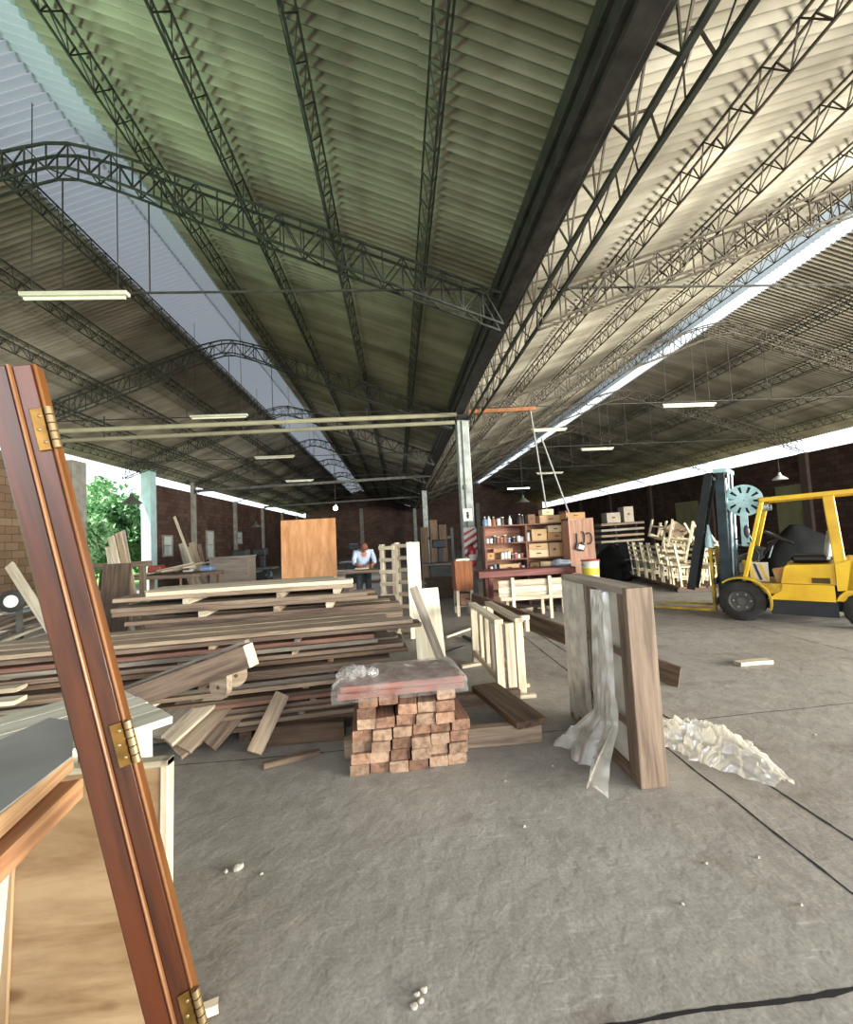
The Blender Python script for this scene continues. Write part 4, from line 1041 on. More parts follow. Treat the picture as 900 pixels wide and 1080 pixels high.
s = MB(); s.bar((-.38, .3, 1.86), (-.38, .3, 1.9), .02, .02); s.bar((-.38, -.3, 1.86), (-.38, -.3, 1.9), .02, .02); fpt('lamp_bracket', s, M_blk)
# seat, steering, levers, dash
s = MB(); s.box((-.86, 0, .965), (.46, .46, .12), None, .04); st = fpt('seat_cushion', s, M_vinyl)
s = MB(); s.box((-1.09, 0, 1.18), (.10, .44, .44), Matrix.Rotation(R(-10), 3, 'Y'), .04); fpt('seat_back', s, mat('pale_seat_back', '#aeb2b2', .5, col2='#5d6164', scale=4))
s = MB(); ring = [V((-.50 + .17*math.cos(a), .02 + .17*math.sin(a), 1.30 + .10*math.cos(a))) for a in [2*math.pi*k/24 for k in range(25)]]
s.tube(ring, .02, 8); s.bar((-.50, .02, 1.29), (-.35, .02, 1.21), .03, .02); s.bar((-.50, -.15, 1.29), (-.50, .19, 1.29), .025, .015); s.tube([(-.5, .02, 1.3), (-.22, .02, .95)], .022, 8); fpt('steering_wheel', s, M_vinyl, True)
s = MB(); s.prism([(-.10, .9), (-.26, .95), (-.30, 1.12), (-.16, 1.16)], .62, Matrix(((1,0,0,0),(0,0,1,-.31),(0,1,0,0),(0,0,0,1)))); fpt('dashboard', s, M_blk)
for k in range(4): s = MB(); y = -.34 + .055*k; s.tube([(-.33, y, .95), (-.40, y, 1.17)], .007, 6); s.ball((-.40, y, 1.185), .018); fpt('lever', s, M_chrome, True)
# hazard striped shield, hoses and loose cartons of the cab front
s = MB(); s.b2((-.36, .36, .62), (-.12, .37, .92)); hz = fpt('shield_plate', s, mat('dull_white_plate', '#c9c6ba', .6, scale=6))
for k in range(3):
    s = MB(); x = -.35 + .075*k; s.add([(x, .372, .64), (x + .035, .372, .64), (x + .11, .372, .90), (x + .075, .372, .90), (x, .376, .64), (x + .035, .376, .64), (x + .11, .376, .90), (x + .075, .376, .90)], [(0,1,2,3), (7,6,5,4), (0,4,5,1), (1,5,6,2), (2,6,7,3), (3,7,4,0)]); fpt('hazard_stripe', s, M_blk if k % 2 else M_yel, False, hz)
for k in range(5):
    s = MB(); y = .30 - .06*k; s.tube([(.05, y*.6, 1.3 - .1*k), (-.14, y, 1.22 - .05*k), (-.26, y + .05, 1.05), (-.2, y + .06, .8), (-.08, y, .66)], .014, 7); fpt('hydraulic_hose', s, M_chrome if k % 2 else M_blk, True)
s = MB(); s.box((-.50, .26, .72), (.16, .16, .22), Matrix.Rotation(.2, 3, 'Y'), .006); fpt('tool_box', s, mat('carton_tan', '#c79a63', .8))
s = MB(); s.ball((-.14, .47, 1.42), .085, (.5, .35, 1.25)); s.tube([(-.2, .44, 1.25), (-.16, .47, 1.4)], .01, 6); fpt('mirror', s, mat('mirror_dark', '#3c3a40', .3), True)
# mast
mt = Matrix.Rotation(R(-1.5), 3, 'Y')
def mastpart(name, boxes, m, tubes=()):
    s = MB()
    for lo, hi in boxes:
        lo, hi = V(lo), V(hi); s.box(mt @ ((lo + hi)/2), hi - lo, mt, .004)
    for pts, r in tubes: s.tube([mt @ V(p) for p in pts], r, 10)
    return fpt(name, s, m, bool(tubes) and not boxes)
for sy in (-1, 1):
    mastpart('outer_channel', [((.16, sy*.36 - .02, .08), (.30, sy*.36 + .02, 2.30)), ((.16, sy*.33 - .045, .08), (.185, sy*.33 + .045, 2.30)), ((.275, sy*.33 - .045, .08), (.30, sy*.33 + .045, 2.30))], M_mast)
    mastpart('inner_channel', [((.18, sy*.27 - .02, .12), (.28, sy*.27 + .02, 2.44)), ((.18, sy*.25 - .04, .12), (.20, sy*.25 + .04, 2.44))], M_blk)
    mastpart('lift_cylinder', [], M_chrome, [([(.14, sy*.20, .2), (.14, sy*.20, 2.0)], .028), ([(.14, sy*.20, 1.9), (.14, sy*.20, 2.42)], .018)])
    mastpart('lift_chain', [((.20, sy*.10 - .02, .5), (.215, sy*.10 + .02, 2.36))], M_chrome)
mastpart('mast_head', [((.12, -.36, 2.42), (.32, .40, 2.49))], M_teal)
for lo, hi in [((.14, -.38, 1.90), (.17, .38, 1.99)), ((.14, -.38, .35), (.17, .38, .50)), ((.10, -.30, 2.08), (.16, .30, 2.13))]: mastpart('mast_crossbar', [(lo, hi)], M_teal)
# hose reel: slotted disc
rc = V((-.12, .30, 1.93)); s = MB()
nr = 30; prof = []
for k in range(nr):
    a0, a1 = 2*math.pi*k/nr, 2*math.pi*(k+1)/nr
    def pq(r, a, y): return V((rc.x + r*math.cos(a), y, rc.z + r*math.sin(a)))
    for r0, r1 in ((.012, .125), (.225, .26)) + (((.125, .225),) if k % 3 else ()):
        vs = [pq(r0, a0, rc.y), pq(r1, a0, rc.y), pq(r1, a1, rc.y), pq(r0, a1, rc.y)]; vs += [v + V((0, .012, 0)) for v in vs]
        s.add(vs, [(0,1,2,3), (7,6,5,4), (0,4,5,1), (1,5,6,2), (2,6,7,3), (3,7,4,0)])
hr = fpt('hose_reel', s, M_teal)
s = MB(); s.lathe([(.10, .002), (.10, .08)], 20, rc, RX); s.lathe([(.25, .075), (.25, .085)], 24, rc, RX); fpt('reel_drum', s, M_blk, True, hr)
s = MB(); s.bar(rc + V((0, .02, -.01)), (.17, .33, 1.92), .03, .06); s.bar(rc + V((.02, -.03, -.2)), rc + V((.03, -.03, -.75)), .05, .10, up=(1, 0, 0)); fpt('reel_bracket', s, M_teal, False, hr)
# dark sloped load guard standing before the mast
s = MB()
for y in (-.18, .16): s.bar((.36, y, 2.44), (.78, y, .42), .05, .12, up=(1, 0, 0))
for k in range(5): p = V((.36, 0, 2.44)).lerp(V((.78, 0, .42)), .08 + .21*k); s.bar(p + V((0, -.18, 0)), p + V((0, .16, 0)), .05, .05)
p0, p1 = V((.37, .0, 2.40)), V((.77, 0, .46)); s.bar(p0, p1, .30, .02, up=(1, 0, 0))
s.bar((.30, .0, 2.36), (.38, 0, 2.36), .3, .05); fpt('load_guard', s, M_blk)
# carriage and forks
s = MB(); s.b2((.34, -.42, .22), (.38, .42, .32), .004); s.b2((.34, -.42, .55), (.38, .42, .65), .004); s.b2((.29, -.2, .2), (.345, .2, .7)); fpt('carriage', s, M_mast)
for y in (-.28, .30): s = MB(); s.b2((.385, y - .055, .09), (.43, y + .055, 1.17), .006); s.prism([(.43, .09), (1.44, .09), (1.44, .10), (.43, .135)], .11, Matrix(((1,0,0,0),(0,0,1,y - .055),(0,1,0,0),(0,0,0,1)))); fpt('fork', s, M_yel2)
s = MB(); s.lathe([(.07, 1.17), (.06, 1.3), (.025, 1.48), (.012, 1.56)], 14, (.41, .30, 0)); fpt('fork_tip_cone', s, M_teal, True)
s = MB(); s.b2((.385, -.42, .12), (.40, -.36, .95)); fpt('load_backrest', s, M_mast)

# ================================================================ SHELF, BENCH, TABLE
YS = 9.3
def zat(y, Y, x=555): return at(x, y, Y).z
def xat(x, Y, y=575): return at(x, y, Y).x
sx_l, sx_m, sx_r = xat(512, YS), xat(556, YS), xat(600, YS)
shelf_z = [zat(y, YS) for y in (552.5, 571, 588.5, 601.5)]
W_sh = [wood('shelf_brown', '#8d6455', '#643f35', ax=i) for i in range(3)]
t = thing('tool_shelf', 'tall open brown shelf crowded with cartons and tins behind the pine bench', 'shelf', (0, YS, 0))
def part(t, name, lo, hi, m, ch=.003): s = MB(); s.b2(V(lo) - t.location, V(hi) - t.location, ch); return s.build(name, m, t)
for x in (sx_l, sx_m, sx_r): part(t, 'upright', (x - .02, YS, 0), (x + .02, YS + .42, shelf_z[0] + (.0 if x != sx_r else .25)), W_sh[2])
for z in shelf_z + [.32]: part(t, 'shelf_board', (sx_l + .02, YS, z - .03), (sx_m - .02, YS + .42, z), W_sh[0]); part(t, 'shelf_board', (sx_m + .02, YS, z - .03), (sx_r - .02, YS + .42, z), W_sh[0])
part(t, 'back_panel', (sx_l, YS + .42, 0), (sx_r, YS + .43, shelf_z[0]), wood('shelf_back', '#a47560', '#7d5646', ax=0))
M_cart = [mat('carton_a', '#c9a57c', .8, scale=5), mat('carton_b', '#b48b62', .8, scale=5), mat('carton_c', '#dcc3a0', .8, scale=5)]
def carton(x, z, w, h, d, m, label, rz=0, y=None, grp='cartons on the tool shelf'):
    t = thing('carton', label, 'box', (x, (YS + .02 + d/2) if y is None else y, z), rz, grp)
    s = MB(); s.b2((-w/2, -d/2, 0), (w/2, d/2, h), .004); s.build('body', m, t)
    s = MB(); s.b2((-w/2, -d/2 - .002, h - .002), (w/2, -.004, h + .003)); s.b2((-w/2, .004, h - .002), (w/2, d/2, h + .003)); s.build('flap', m, t)
    s = MB(); s.b2((-w*.12, -d/2 - .003, h*.45), (w*.12, -d/2, h*.6)); s.build('hand_hole', mat('carton_hole', '#5b4129', .9), t)
M_tins = [mat('tin_white', '#d9d6cd', .4, scale=4), mat('tin_red', '#9c3b30', .4, scale=4), mat('tin_blue', '#6f8ba8', .4, scale=4), mat('tin_dark', '#3b332f', .5), mat('tin_rust', '#8a5a40', .6)]
def tin(x, z, r, h, m, label, y=None, kind='tin'):
    t = thing(kind, label, kind, (x, YS + .12 if y is None else y, z), 0, 'tins and bottles on the tool shelf')
    s = MB()
    if kind == 'bottle': s.lathe([(r, 0), (r, h*.6), (r*.4, h*.78), (r*.35, h*.93)], 14)
    else: s.lathe([(r, 0), (r, h*.92), (r*.96, h*.95)], 16)
    s.build('body', m, t, True)
    s = MB(); s.lathe([(r*(.42 if kind == 'bottle' else 1.04), h*.92), (r*(.42 if kind == 'bottle' else 1.04), h), (.001, h)], 14); s.build('lid', M_tins[0] if m is not M_tins[0] else M_tins[2], t, True)
e = .002
sh = lambda i: shelf_z[i] + e
# right bay cartons
bw = sx_r - sx_m
carton(sx_m + .62*bw, sh(0), .50, .16, .3, M_cart[0], 'flat tan carton on top of the shelf, right side'); carton(sx_m + .56*bw, sh(0) + .168, .26, .13, .25, M_cart[2], 'small pale carton topmost of the shelf')
carton(sx_m + .16*bw, sh(0), .16, .20, .2, mat('brown_bag', '#8a6753', .9, scale=8), 'brown crumpled bag shaped box on the shelf top beside the middle upright')
carton(sx_m + .32*bw, sh(1), .34, .25, .3, M_cart[0], 'large carton with pale top on the upper right shelf'); carton(sx_m + .74*bw, sh(1), .42, .16, .3, M_cart[1], 'long tan carton on the upper right shelf'); carton(sx_m + .72*bw, sh(1) + .168, .34, .15, .28, M_cart[2], 'pale carton lying on the long tan carton')
carton(sx_m + .28*bw, sh(2), .44, .16, .3, M_cart[2], 'wide pale carton at the left of the middle right shelf'); carton(sx_m + .28*bw, sh(2) + .168, .44, .13, .3, M_cart[0], 'tan carton stacked on the wide pale carton'); carton(sx_m + .66*bw, sh(2), .24, .30, .3, M_cart[0], 'upright carton in the middle right shelf centre'); carton(sx_m + .88*bw, sh(2), .19, .30, .3, M_cart[1], 'darker upright carton at the right end of the middle shelf')
carton(sx_m + .62*bw, sh(3), .60, .16, .3, M_cart[2], 'long pale carton on the lowest visible right shelf'); carton(sx_m + .16*bw, sh(3), .2, .15, .2, M_cart[1], 'small brown carton on the lowest right shelf')
lw = sx_m - sx_l
carton(sx_l + .55*lw, sh(3), .44, .15, .3, M_cart[0], 'tan carton on the lowest left shelf'); carton(sx_l + .48*lw, sh(2) , .44, .22, .15, M_cart[1], 'brown board box at the back of the middle left shelf', y=YS + .32); carton(sx_l + .12*lw, sh(2), .16, .15, .2, M_cart[1], 'little brown box at the left end of the middle shelf')
k = 0
rr = random.Random(5); nm_c = ('white', 'red', 'pale blue', 'dark', 'rusty')
rows = [(0, [.05, .15, .26, .38, .47, .66, .90, .97], 'shelf top left side'), (1, [.08, .17, .25, .33, .41, .50, .60, .72, .84, .93], 'upper left shelf'), (2, [.42, .50, .58, .66, .74, .82, .90], 'middle left shelf'), (3, [.14, .24, .82, .91], 'lowest left shelf')]
for si, fs_, where in rows:
    for q, f in enumerate(fs_):
        ci = rr.choice((0, 0, 3, 4, 2, 1, 3, 0)); h = rr.uniform(.09, .17) if si else rr.uniform(.10, .24); r_ = rr.uniform(.035, .05)
        kind = 'bottle' if h > .19 else 'tin'
        tin(sx_l + f*lw, sh(si), r_, h, M_tins[ci], '%s %s, %s on the %s of the tool shelf' % (nm_c[ci], kind, ('leftmost', 'second from left', 'third from left', 'fourth from left', 'fifth from left', 'sixth from left', 'seventh from left', 'eighth from left', 'ninth from left', 'tenth from left')[q], where), kind=kind)
for q, (f, si, w) in enumerate(((.08, 1, 'upper'), (.06, 2, 'middle'))): tin(sx_m + f*bw, sh(si), .045, .2, M_tins[0], 'pale tin by the middle upright on the %s right shelf' % w)
# reddish worktable in front
YT = 8.55; zt5 = zat(600.5, YT); xl, xr = xat(505, YT, 604), xat(608, YT, 604)
t = thing('work_table', 'narrow reddish brown work table of thick timber before the tool shelf', 'table', ((xl + xr)/2, YT + .3, 0))
part(t, 'tabletop', (xl, YT, zt5 - .13), (xr, YT + .55, zt5), wood('reddish_table', '#7d4f4a', '#573430', ax=0), .008)
for x in (xl + .25, xr - .1):
    for y in (YT + .08, YT + .47): part(t, 'leg', (x - .04, y - .04, 0), (x + .04, y + .04, zt5 - .13), wood('reddish_table', '#7d4f4a', '#573430', ax=2))
# bag of plastic on it
c = V((xat(597, YT, 600), YT + .22, zt5 + .075)); s = MB(); b = MB(); b.ball((0, 0, 0), .13, (1.5, 1, .6), 16, 12); s.add([v*(1 + .45*noise.noise(v*13)) for v in b.v], b.f)
tag(s.build('plastic_bag', film('blue_bag', .15, '#c3d3e2', .2), None, True, None), 'crumpled pale blue plastic bag on the right end of the work table', 'bag').location = c
# pine bench
YB = 7.75; xl, xr = xat(527, YB, 630), xat(607, YB, 630)
t = thing('pine_bench', 'new pale pine garden bench with slatted back, seen from behind', 'bench', ((xl + xr)/2, YB, 0))
zb0, zb1 = zat(637, YB, 565), zat(609, YB, 565); hgt = zb1 - .16
mid = xat(544, YB, 630); mid2 = xat(581, YB, 630)
for k in range(3):
    z = zb1 - .03 - k*(zb1 - .42)/3.0; part(t, 'back_slat', (xl, YB + .03, z - .125), (xr, YB + .052, z), PINE[0])
for x in (mid - .04, mid2 + .0): part(t, 'back_post', (x - .03, YB - .015, 0), (x + .03, YB + .028, zb1 + .02), PINE[2])
part(t, 'seat_rail', (xl + .02, YB - .01, .36), (xr, YB + .03, .43), PINE[0])
for k in range(4): part(t, 'seat_slat', (xl + .02, YB + .06 + k*.115, .43), (xr, YB + .165 + k*.115, .452), PINE[0])
for x in (mid - .04, mid2, xr - .05): part(t, 'front_leg', (x - .03, YB + .46, 0), (x + .03, YB + .51, .43), PINE[2])
part(t, 'side_rail', (mid - .065, YB + .03, .36), (mid - .015, YB + .46, .43), PINE[1]); part(t, 'side_rail', (mid2 - .025, YB + .03, .36), (mid2 + .025, YB + .46, .43), PINE[1])
# scraps under the bench
rr = random.Random(9)
for k in range(9):
    x = xl + .25 + (xr - xl - .4)*k/9; y = YB + .62 + rr.uniform(0, .3); w = rr.uniform(.12, .22)
    plank('wood_scrap', (x, y, .035 + .0), (x + w, y + rr.uniform(-.08, .08), .035), .08, .066, [W_tan, W_pale, W_dark][k % 3], '%s scrap of wood on the floor under the bench, %s from the left' % (('tan', 'pale', 'dark')[k % 3], ('first', 'second', 'third', 'fourth', 'fifth', 'sixth', 'seventh', 'eighth', 'ninth')[k]), 'scrap', 'wood scraps under the bench', bow=0)
# pegboard cabinet with hung tools
YC = 8.86; xl, xr = xat(603, YC, 580), xat(627, YC, 580); ztp = zat(548, YC, 615)
t = thing('tool_cupboard', 'narrow pinkish plywood tool cupboard with hung tools right of the shelf', 'cupboard', ((xl + xr)/2, YC, 0))
W_ply = wood('pink_ply', '#c0937c', '#9c705c', ax=2)
part(t, 'front_board', (xl, YC, .25), (xr, YC + .03, ztp), W_ply); part(t, 'side_board', (xl - .03, YC, 0), (xl, YC + .4, ztp + .08), W_ply); part(t, 'side_board', (xr, YC + .0, 0), (xr + .025, YC + .4, ztp), W_ply)
part(t, 'plinth', (xl, YC, 0), (xr, YC + .4, .25), W_sh[0]); part(t, 'top_board', (xl - .03, YC, ztp), (xr + .025, YC + .4, ztp + .03), W_ply)
carton(xat(608, YC, 540), ztp + .03, .42, .13, .3, M_cart[1], 'tan carton lying on top of the tool cupboard', y=YC + .2)
# tools on hooks: curved spanner, hook, square, pouch
def hung(name, label, pts, r, m, grp='tools hung on the cupboard'):
    s = MB(); s.tube(pts, r, 6); o = s.build(name, m, None, True); tag(o, label, 'tool', grp); return o
yt = YC - .022; zc = zat(568, YC, 615); ww = xr - xl
hung('hanging_hook', 'curved dark hook hung at the right on the tool cupboard', [V((xl + ww*.78 + .07*math.cos(a), yt, zc + .12*math.sin(a))) for a in [R(140 - 28*k) for k in range(10)]], .012, M_steel)
hung('hanging_clamp', 'dark bent clamp hung in the middle of the tool cupboard', [V((xl + ww*.5 + .05*math.cos(a), yt, zc + .02 + .13*math.sin(a))) for a in [R(100 - 30*k) for k in range(9)]], .012, M_steel)
hung('hanging_spanner', 'straight dark spanner hung at the left on the tool cupboard', [(xl + ww*.26, yt, zc + .12), (xl + ww*.25, yt, zc - .18)], .014, M_steel)
t = thing('hanging_pouch', 'black and white pouch hung low on the tool cupboard', 'pouch', (xl + ww*.35, yt, zat(577, YC, 610)))
s = MB(); s.box((0, -.02, 0), (.20, .035, .15), Matrix.Rotation(.3, 3, 'Y'), .012); s.build('pouch_body', M_vinyl, t); s = MB(); s.box((.02, -.041, .0), (.12, .006, .09), Matrix.Rotation(.3, 3, 'Y'), .002); s.build('pouch_flap', M_tins[0], t)
# bucket on a small stool
YK = 8.2; c = at(624, 612, YK); rb = 9.5*YK/450
t = thing('stool_block', 'rough timber block stool carrying the paint bucket', 'stool', (c.x, YK, 0)); zs = c.z
s = MB(); s.b2((-.2, -.18, zs - .05), (.2, .18, zs), .004); s.build('top', BRN[0], t)
for sx in (-1, 1):
    for sy in (-1, 1): s = MB(); s.b2((sx*.16 - .025, sy*.14 - .025, 0), (sx*.16 + .025, sy*.14 + .025, zs - .05)); s.build('leg', BRN[2], t)
t = thing('paint_bucket', 'white paint bucket with yellow band and red lid beside the tool cupboard', 'bucket', (c.x, YK, zs)); hb_ = .40
s = MB(); s.lathe([(rb*.88, 0), (rb*.97, hb_*.93), (rb, hb_*.94), (rb, hb_*.97)], 24); bk = s.build('pail', M_tins[0], t, True)
s = MB(); s.lathe([(rb*.915, hb_*.28), (rb*.945, hb_*.62), (rb*.945, hb_*.62), (rb*.935, hb_*.62)], 24); s.build('label_band', mat('band_yellow', '#d8c23a', .5), t, True)
s = MB(); s.lathe([(rb*1.03, hb_*.95), (rb*1.03, hb_), (rb*.9, hb_*1.01), (.001, hb_*1.01)], 24); s.build('lid', mat('lid_red', '#b23a3a', .4), t, True)
s = MB(); s.tube([V((rb*1.03*math.cos(a), -.02 - rb*.9*math.sin(a)*.6, hb_*.86 - .09*math.sin(a))) for a in [math.pi*k/12 for k in range(13)]], .006, 5); s.build('bail_handle', M_steel, t)

# ---- post furniture: placard, striped board, extinguisher
py = 10.15
t = thing('post_placard', 'small white placard with a dark figure high on the near post', 'sign', V((XV - .01, py - .025, at(497, 543, py).z)))
s = MB(); s.b2((-.11, -.008, -.15), (.11, .008, .15), .002); s.build('board', M_tins[0], t); s = MB(); s.ball((0, -.012, .05), .03, (1, .3, 1)); s.b2((-.025, -.013, -.09), (.025, -.008, .025)); s.b2((-.05, -.013, -.03), (.05, -.0085, -.01)); s.build('figure', M_blk, t)
t = thing('extinguisher_board', 'white board with red diagonal stripes behind the extinguisher', 'sign', V((XV + .02, py - .025, 1.42)))
s = MB(); s.b2((-.155, -.008, -.36), (.155, .008, .36), .002); s.build('board', M_tins[0], t)
M_red = mat('signal_red', '#b3242c', .35, spec=.5)
for k in range(4):
    z = -.30 + .17*k; s = MB(); vs = [(-.155, -.0105, z - .06), (.155, -.0105, z + .12), (.155, -.0105, z + .20), (-.155, -.0105, z + .02)]; vs = [(x, y, max(-.36, min(.36, zz))) for x, y, zz in vs]; vs += [(x, -.0082, zz) for x, y, zz in vs]
    s.add(vs, [(0,1,2,3), (7,6,5,4), (0,4,5,1), (1,5,6,2), (2,6,7,3), (3,7,4,0)]); s.build('red_stripe', M_red, t)
t = thing('fire_extinguisher', 'red fire extinguisher hung on the near concrete post', 'fire extinguisher', V((XV + .03, py - .13, .86)))
s = MB(); s.lathe([(.06, 0), (.085, .02), (.085, .36), (.07, .42), (.03, .46), (.025, .49)], 20); s.build('cylinder', M_red, t, True)
s = MB(); s.lathe([(.03, .48), (.03, .53), (.001, .54)], 12); s.bar((0, 0, .53), (.10, 0, .57), .025, .015); s.bar((0, 0, .51), (.09, 0, .51), .02, .012); s.build('valve', M_blk, t)
s = MB(); s.tube([(-.02, 0, .51), (-.09, -.03, .46), (-.11, -.02, .3), (-.10, -.01, .12)], .012, 7); s.lathe([(.02, 0), (.012, .08)], 10, (-.10, -.01, .06)); s.build('hose', M_vinyl, t, True)
s = MB(); s.b2((-.03, .02, .3), (.03, .105, .34)); s.build('bracket', M_steel, t)
s = MB(); s.lathe([(.0865, .14), (.0865, .28)], 20); s.build('paper_label', M_tins[0], t, True)

# brown cabinet on light legs left of the post
YQ = 8.45; xl, xr = xat(480, YQ, 607), xat(499, YQ, 607); z0, z1 = zat(623, YQ, 490), zat(592, YQ, 490)
t = thing('small_cabinet', 'small orange brown cabinet on pale legs left of the near post', 'cabinet', ((xl + xr)/2, YQ, 0))
W_cab = wood('orange_cabinet', '#9c5f38', '#6e3f24', ax=2, rough=.35)
part(t, 'body', (xl, YQ + .02, z0), (xr, YQ + .5, z1), W_cab); part(t, 'door_front', (xl + .01, YQ, z0 + .01), (xr - .01, YQ + .019, z1 - .01), W_cab)
s = MB(); s.ball((xr - .05 - t.location.x, -.012, (z0 + z1)/2), .014); s.build('door_knob', M_brassd, t, True)
for x in (xl + .04, xr - .04):
    for y in (YQ + .05, YQ + .45): part(t, 'leg', (x - .03, y - .03, 0), (x + .03, y + .03, z0), PINE[2])
part(t, 'lower_shelf', (xl + .02, YQ + .03, .18), (xr - .02, YQ + .47, .21), BRN[0])
plank('cabinet_top_offcut', (xl + .05, YQ + .2, z1 + .022), (xr - .03, YQ + .22, z1 + .022), .12, .04, W_pale, 'pale offcut lying on the small orange brown cabinet', 'offcut')
carton((xl+xr)/2 + .05, 0.212, .26, .22, .3, mat('brown_carton', '#8c6b58', .8), 'brown carton on the lower shelf of the small cabinet', y=YQ + .25, grp='cartons by the post')

# ================================================================ CHAIRS
M_ch = [wood('raw_chair_wood', '#e0d5bc', '#c0b192', ax=i) for i in range(3)]
def make_chair(x, y, z, rz, label, flip=False):
    t = thing('unfinished_chair', label, 'chair', (x, y, z), rz, 'unfinished chairs in the stack')
    w, d, hs, hb = .42, .40, .44, 1.0
    for sx in (-1, 1):
        s = MB(); s.bar((sx*w/2, -d/2, 0), (sx*w/2, -d/2, hs), .04, .04, up=(0, 1, 0)); s.build('front_leg', M_ch[2], t)
        s = MB(); s.bar((sx*w/2, d/2 - .02, 0), (sx*w/2, d/2, hs), .04, .04, up=(0, 1, 0)); s.bar((sx*w/2, d/2, hs - .005), (sx*w/2, d/2 + .07, hb), .04, .04, up=(0, 1, 0)); s.build('back_post', M_ch[2], t)
        s = MB(); s.b2((sx*w/2 - .012, -d/2 + .02, .16), (sx*w/2 + .012, d/2 - .03, .20)); s.build('side_stretcher', M_ch[1], t)
    s = MB(); s.b2((-w/2 - .02, -d/2 - .02, hs), (w/2 + .02, d/2 - .025, hs + .03), .006); s.build('seat', M_ch[1], t)
    for k, z_ in enumerate((.60, .76, .90)):
        yk = d/2 + .07*(z_ - hs)/(hb - hs); s = MB(); s.b2((-w/2 + .02, yk - .01, z_ - .035), (w/2 - .02, yk + .012, z_ + .035)); s.build('back_slat', M_ch[0], t)
    s = MB(); s.b2((-w/2 + .02, -d/2 - .012, hs - .07), (w/2 - .02, -d/2 + .012, hs)); s.build('apron', M_ch[0], t)
    return t
ch0 = make_chair(0, 0, 0, 0, 'x')
t = thing('low_platform', 'low dark timber platform under the stack of unfinished chairs', 'platform', (7.35, 11.1, 0), R(-10))
for k in range(6): s = MB(); s.b2((-.62 + .21*k, -1.65, .10), (-.62 + .21*k + .17, 1.65, .13)); s.build('deck_board', wood('dark_plank', '#7a5c47', '#523b2d', ax=1), t)
for y in (-1.5, 0, 1.5): s = MB(); s.b2((-.62, y - .06, 0), (.62, y + .06, .10)); s.build('runner', W_dark, t)
base = V((7.35, 11.1, .131)); pd_ = V((math.sin(R(10)), math.cos(R(10)), 0)); pe = V((pd_.y, -pd_.x, 0))
first = True; ord_ = ('nearest', 'second', 'third', 'fourth', 'fifth', 'sixth')
for row, (off, nm) in enumerate(((-.34, 'front'), (.34, 'rear'))):
    for k in range(6):
        p = base + pd_*(-1.36 + k*.53) + pe*off; rz = R(-10 + 90 + (180 if row else 0)) + rnd.uniform(-.08, .08)
        lab = '%s chair of the %s row in the stack of unfinished chairs' % (ord_[k], nm)
        if first: ch0.location = p; ch0.rotation_euler = (0, 0, rz); ch0['label'] = lab; first = False
        else: dup(ch0, p, rz, lab)
# chairs thrown upside down on top
for k, (a, o, tx, ty, dz_) in enumerate(((-1.2, -.2, 172, 24, 1.52), (-.66, .18, 166, -34, 1.50), (-.1, -.18, 190, 28, 1.54), (.5, .2, 176, -22, 1.50))):
    c = dup(ch0, base + pd_*a + pe*o + V((0, 0, dz_)), 0, '%s upturned chair lying legs up on the chair stack' % ord_[k]); c.rotation_euler = (R(tx), R(ty*.5), R(-40 + 35*k))
plank('loose_seat_board', base + pd_*-.9 + pe*-.25 + V((-.15, 0, 1.22)), base + pd_*-.5 + pe*.1 + V((0, 0, 1.40)), .42, .03, BRN[0], 'brown seat board lying among the upturned chairs on the stack', 'board', up=(-.3, -1, .6), bow=0)

# ================================================================ MAN AT WORK
def skin_body(name, joints, edges, m, parent, lev=2, root=0):
    me = bpy.data.meshes.new(name); me.from_pydata([tuple(j[0]) for j in joints], edges, []); me.update()
    o = bpy.data.objects.new(name, me); COL.objects.link(o); o.parent = parent
    o.modifiers.new('skin', 'SKIN').use_smooth_shade = True
    me.skin_vertices.new() if not me.skin_vertices else None
    for i, j in enumerate(joints):
        r_ = j[1] if isinstance(j[1], tuple) else (j[1], j[1]); me.skin_vertices[0].data[i].radius = r_
    for i in range(len(joints)): me.skin_vertices[0].data[i].use_root = (i == root)
    sb = o.modifiers.new('sub', 'SUBSURF'); sb.levels = lev; sb.render_levels = lev
    me.materials.append(m); return o
YM = 10.8; mx = xat(383, YM, 590)
man = thing('person', 'person in pale blue shirt and brown cap bending over a workbench in the back', 'person', (mx, YM, 0), R(12))
M_skin = mat('skin', '#a8745a', .6, scale=4)
hd = V((0, -.28, 1.42))
J = [((0, .02, .95), (.15, .11)), ((0, -.02, 1.10), (.15, .11)), ((0, -.10, 1.28), (.17, .115)), ((0, -.17, 1.38), (.09, .07)), ((0, -.22, 1.45), .055),
     ((.10, .02, .88), .095), ((.11, -.03, .48), .065), ((.11, .03, .09), .045), ((.11, -.10, .04), .04),
     ((-.10, .02, .88), .095), ((-.11, .00, .48), .065), ((-.11, .05, .09), .045), ((-.11, -.08, .04), .04),
     ((.20, -.13, 1.32), .062), ((.25, -.22, 1.06), .045), ((.14, -.44, .98), .032), ((-.20, -.13, 1.32), .062), ((-.25, -.22, 1.06), .045), ((-.14, -.44, .98), .032)]
Ee = [(0,1), (1,2), (2,3), (3,4), (0,5), (5,6), (6,7), (7,8), (0,9), (9,10), (10,11), (11,12), (2,13), (13,14), (14,15), (2,16), (16,17), (17,18)]
body = skin_body('body', J, Ee, M_skin, man)
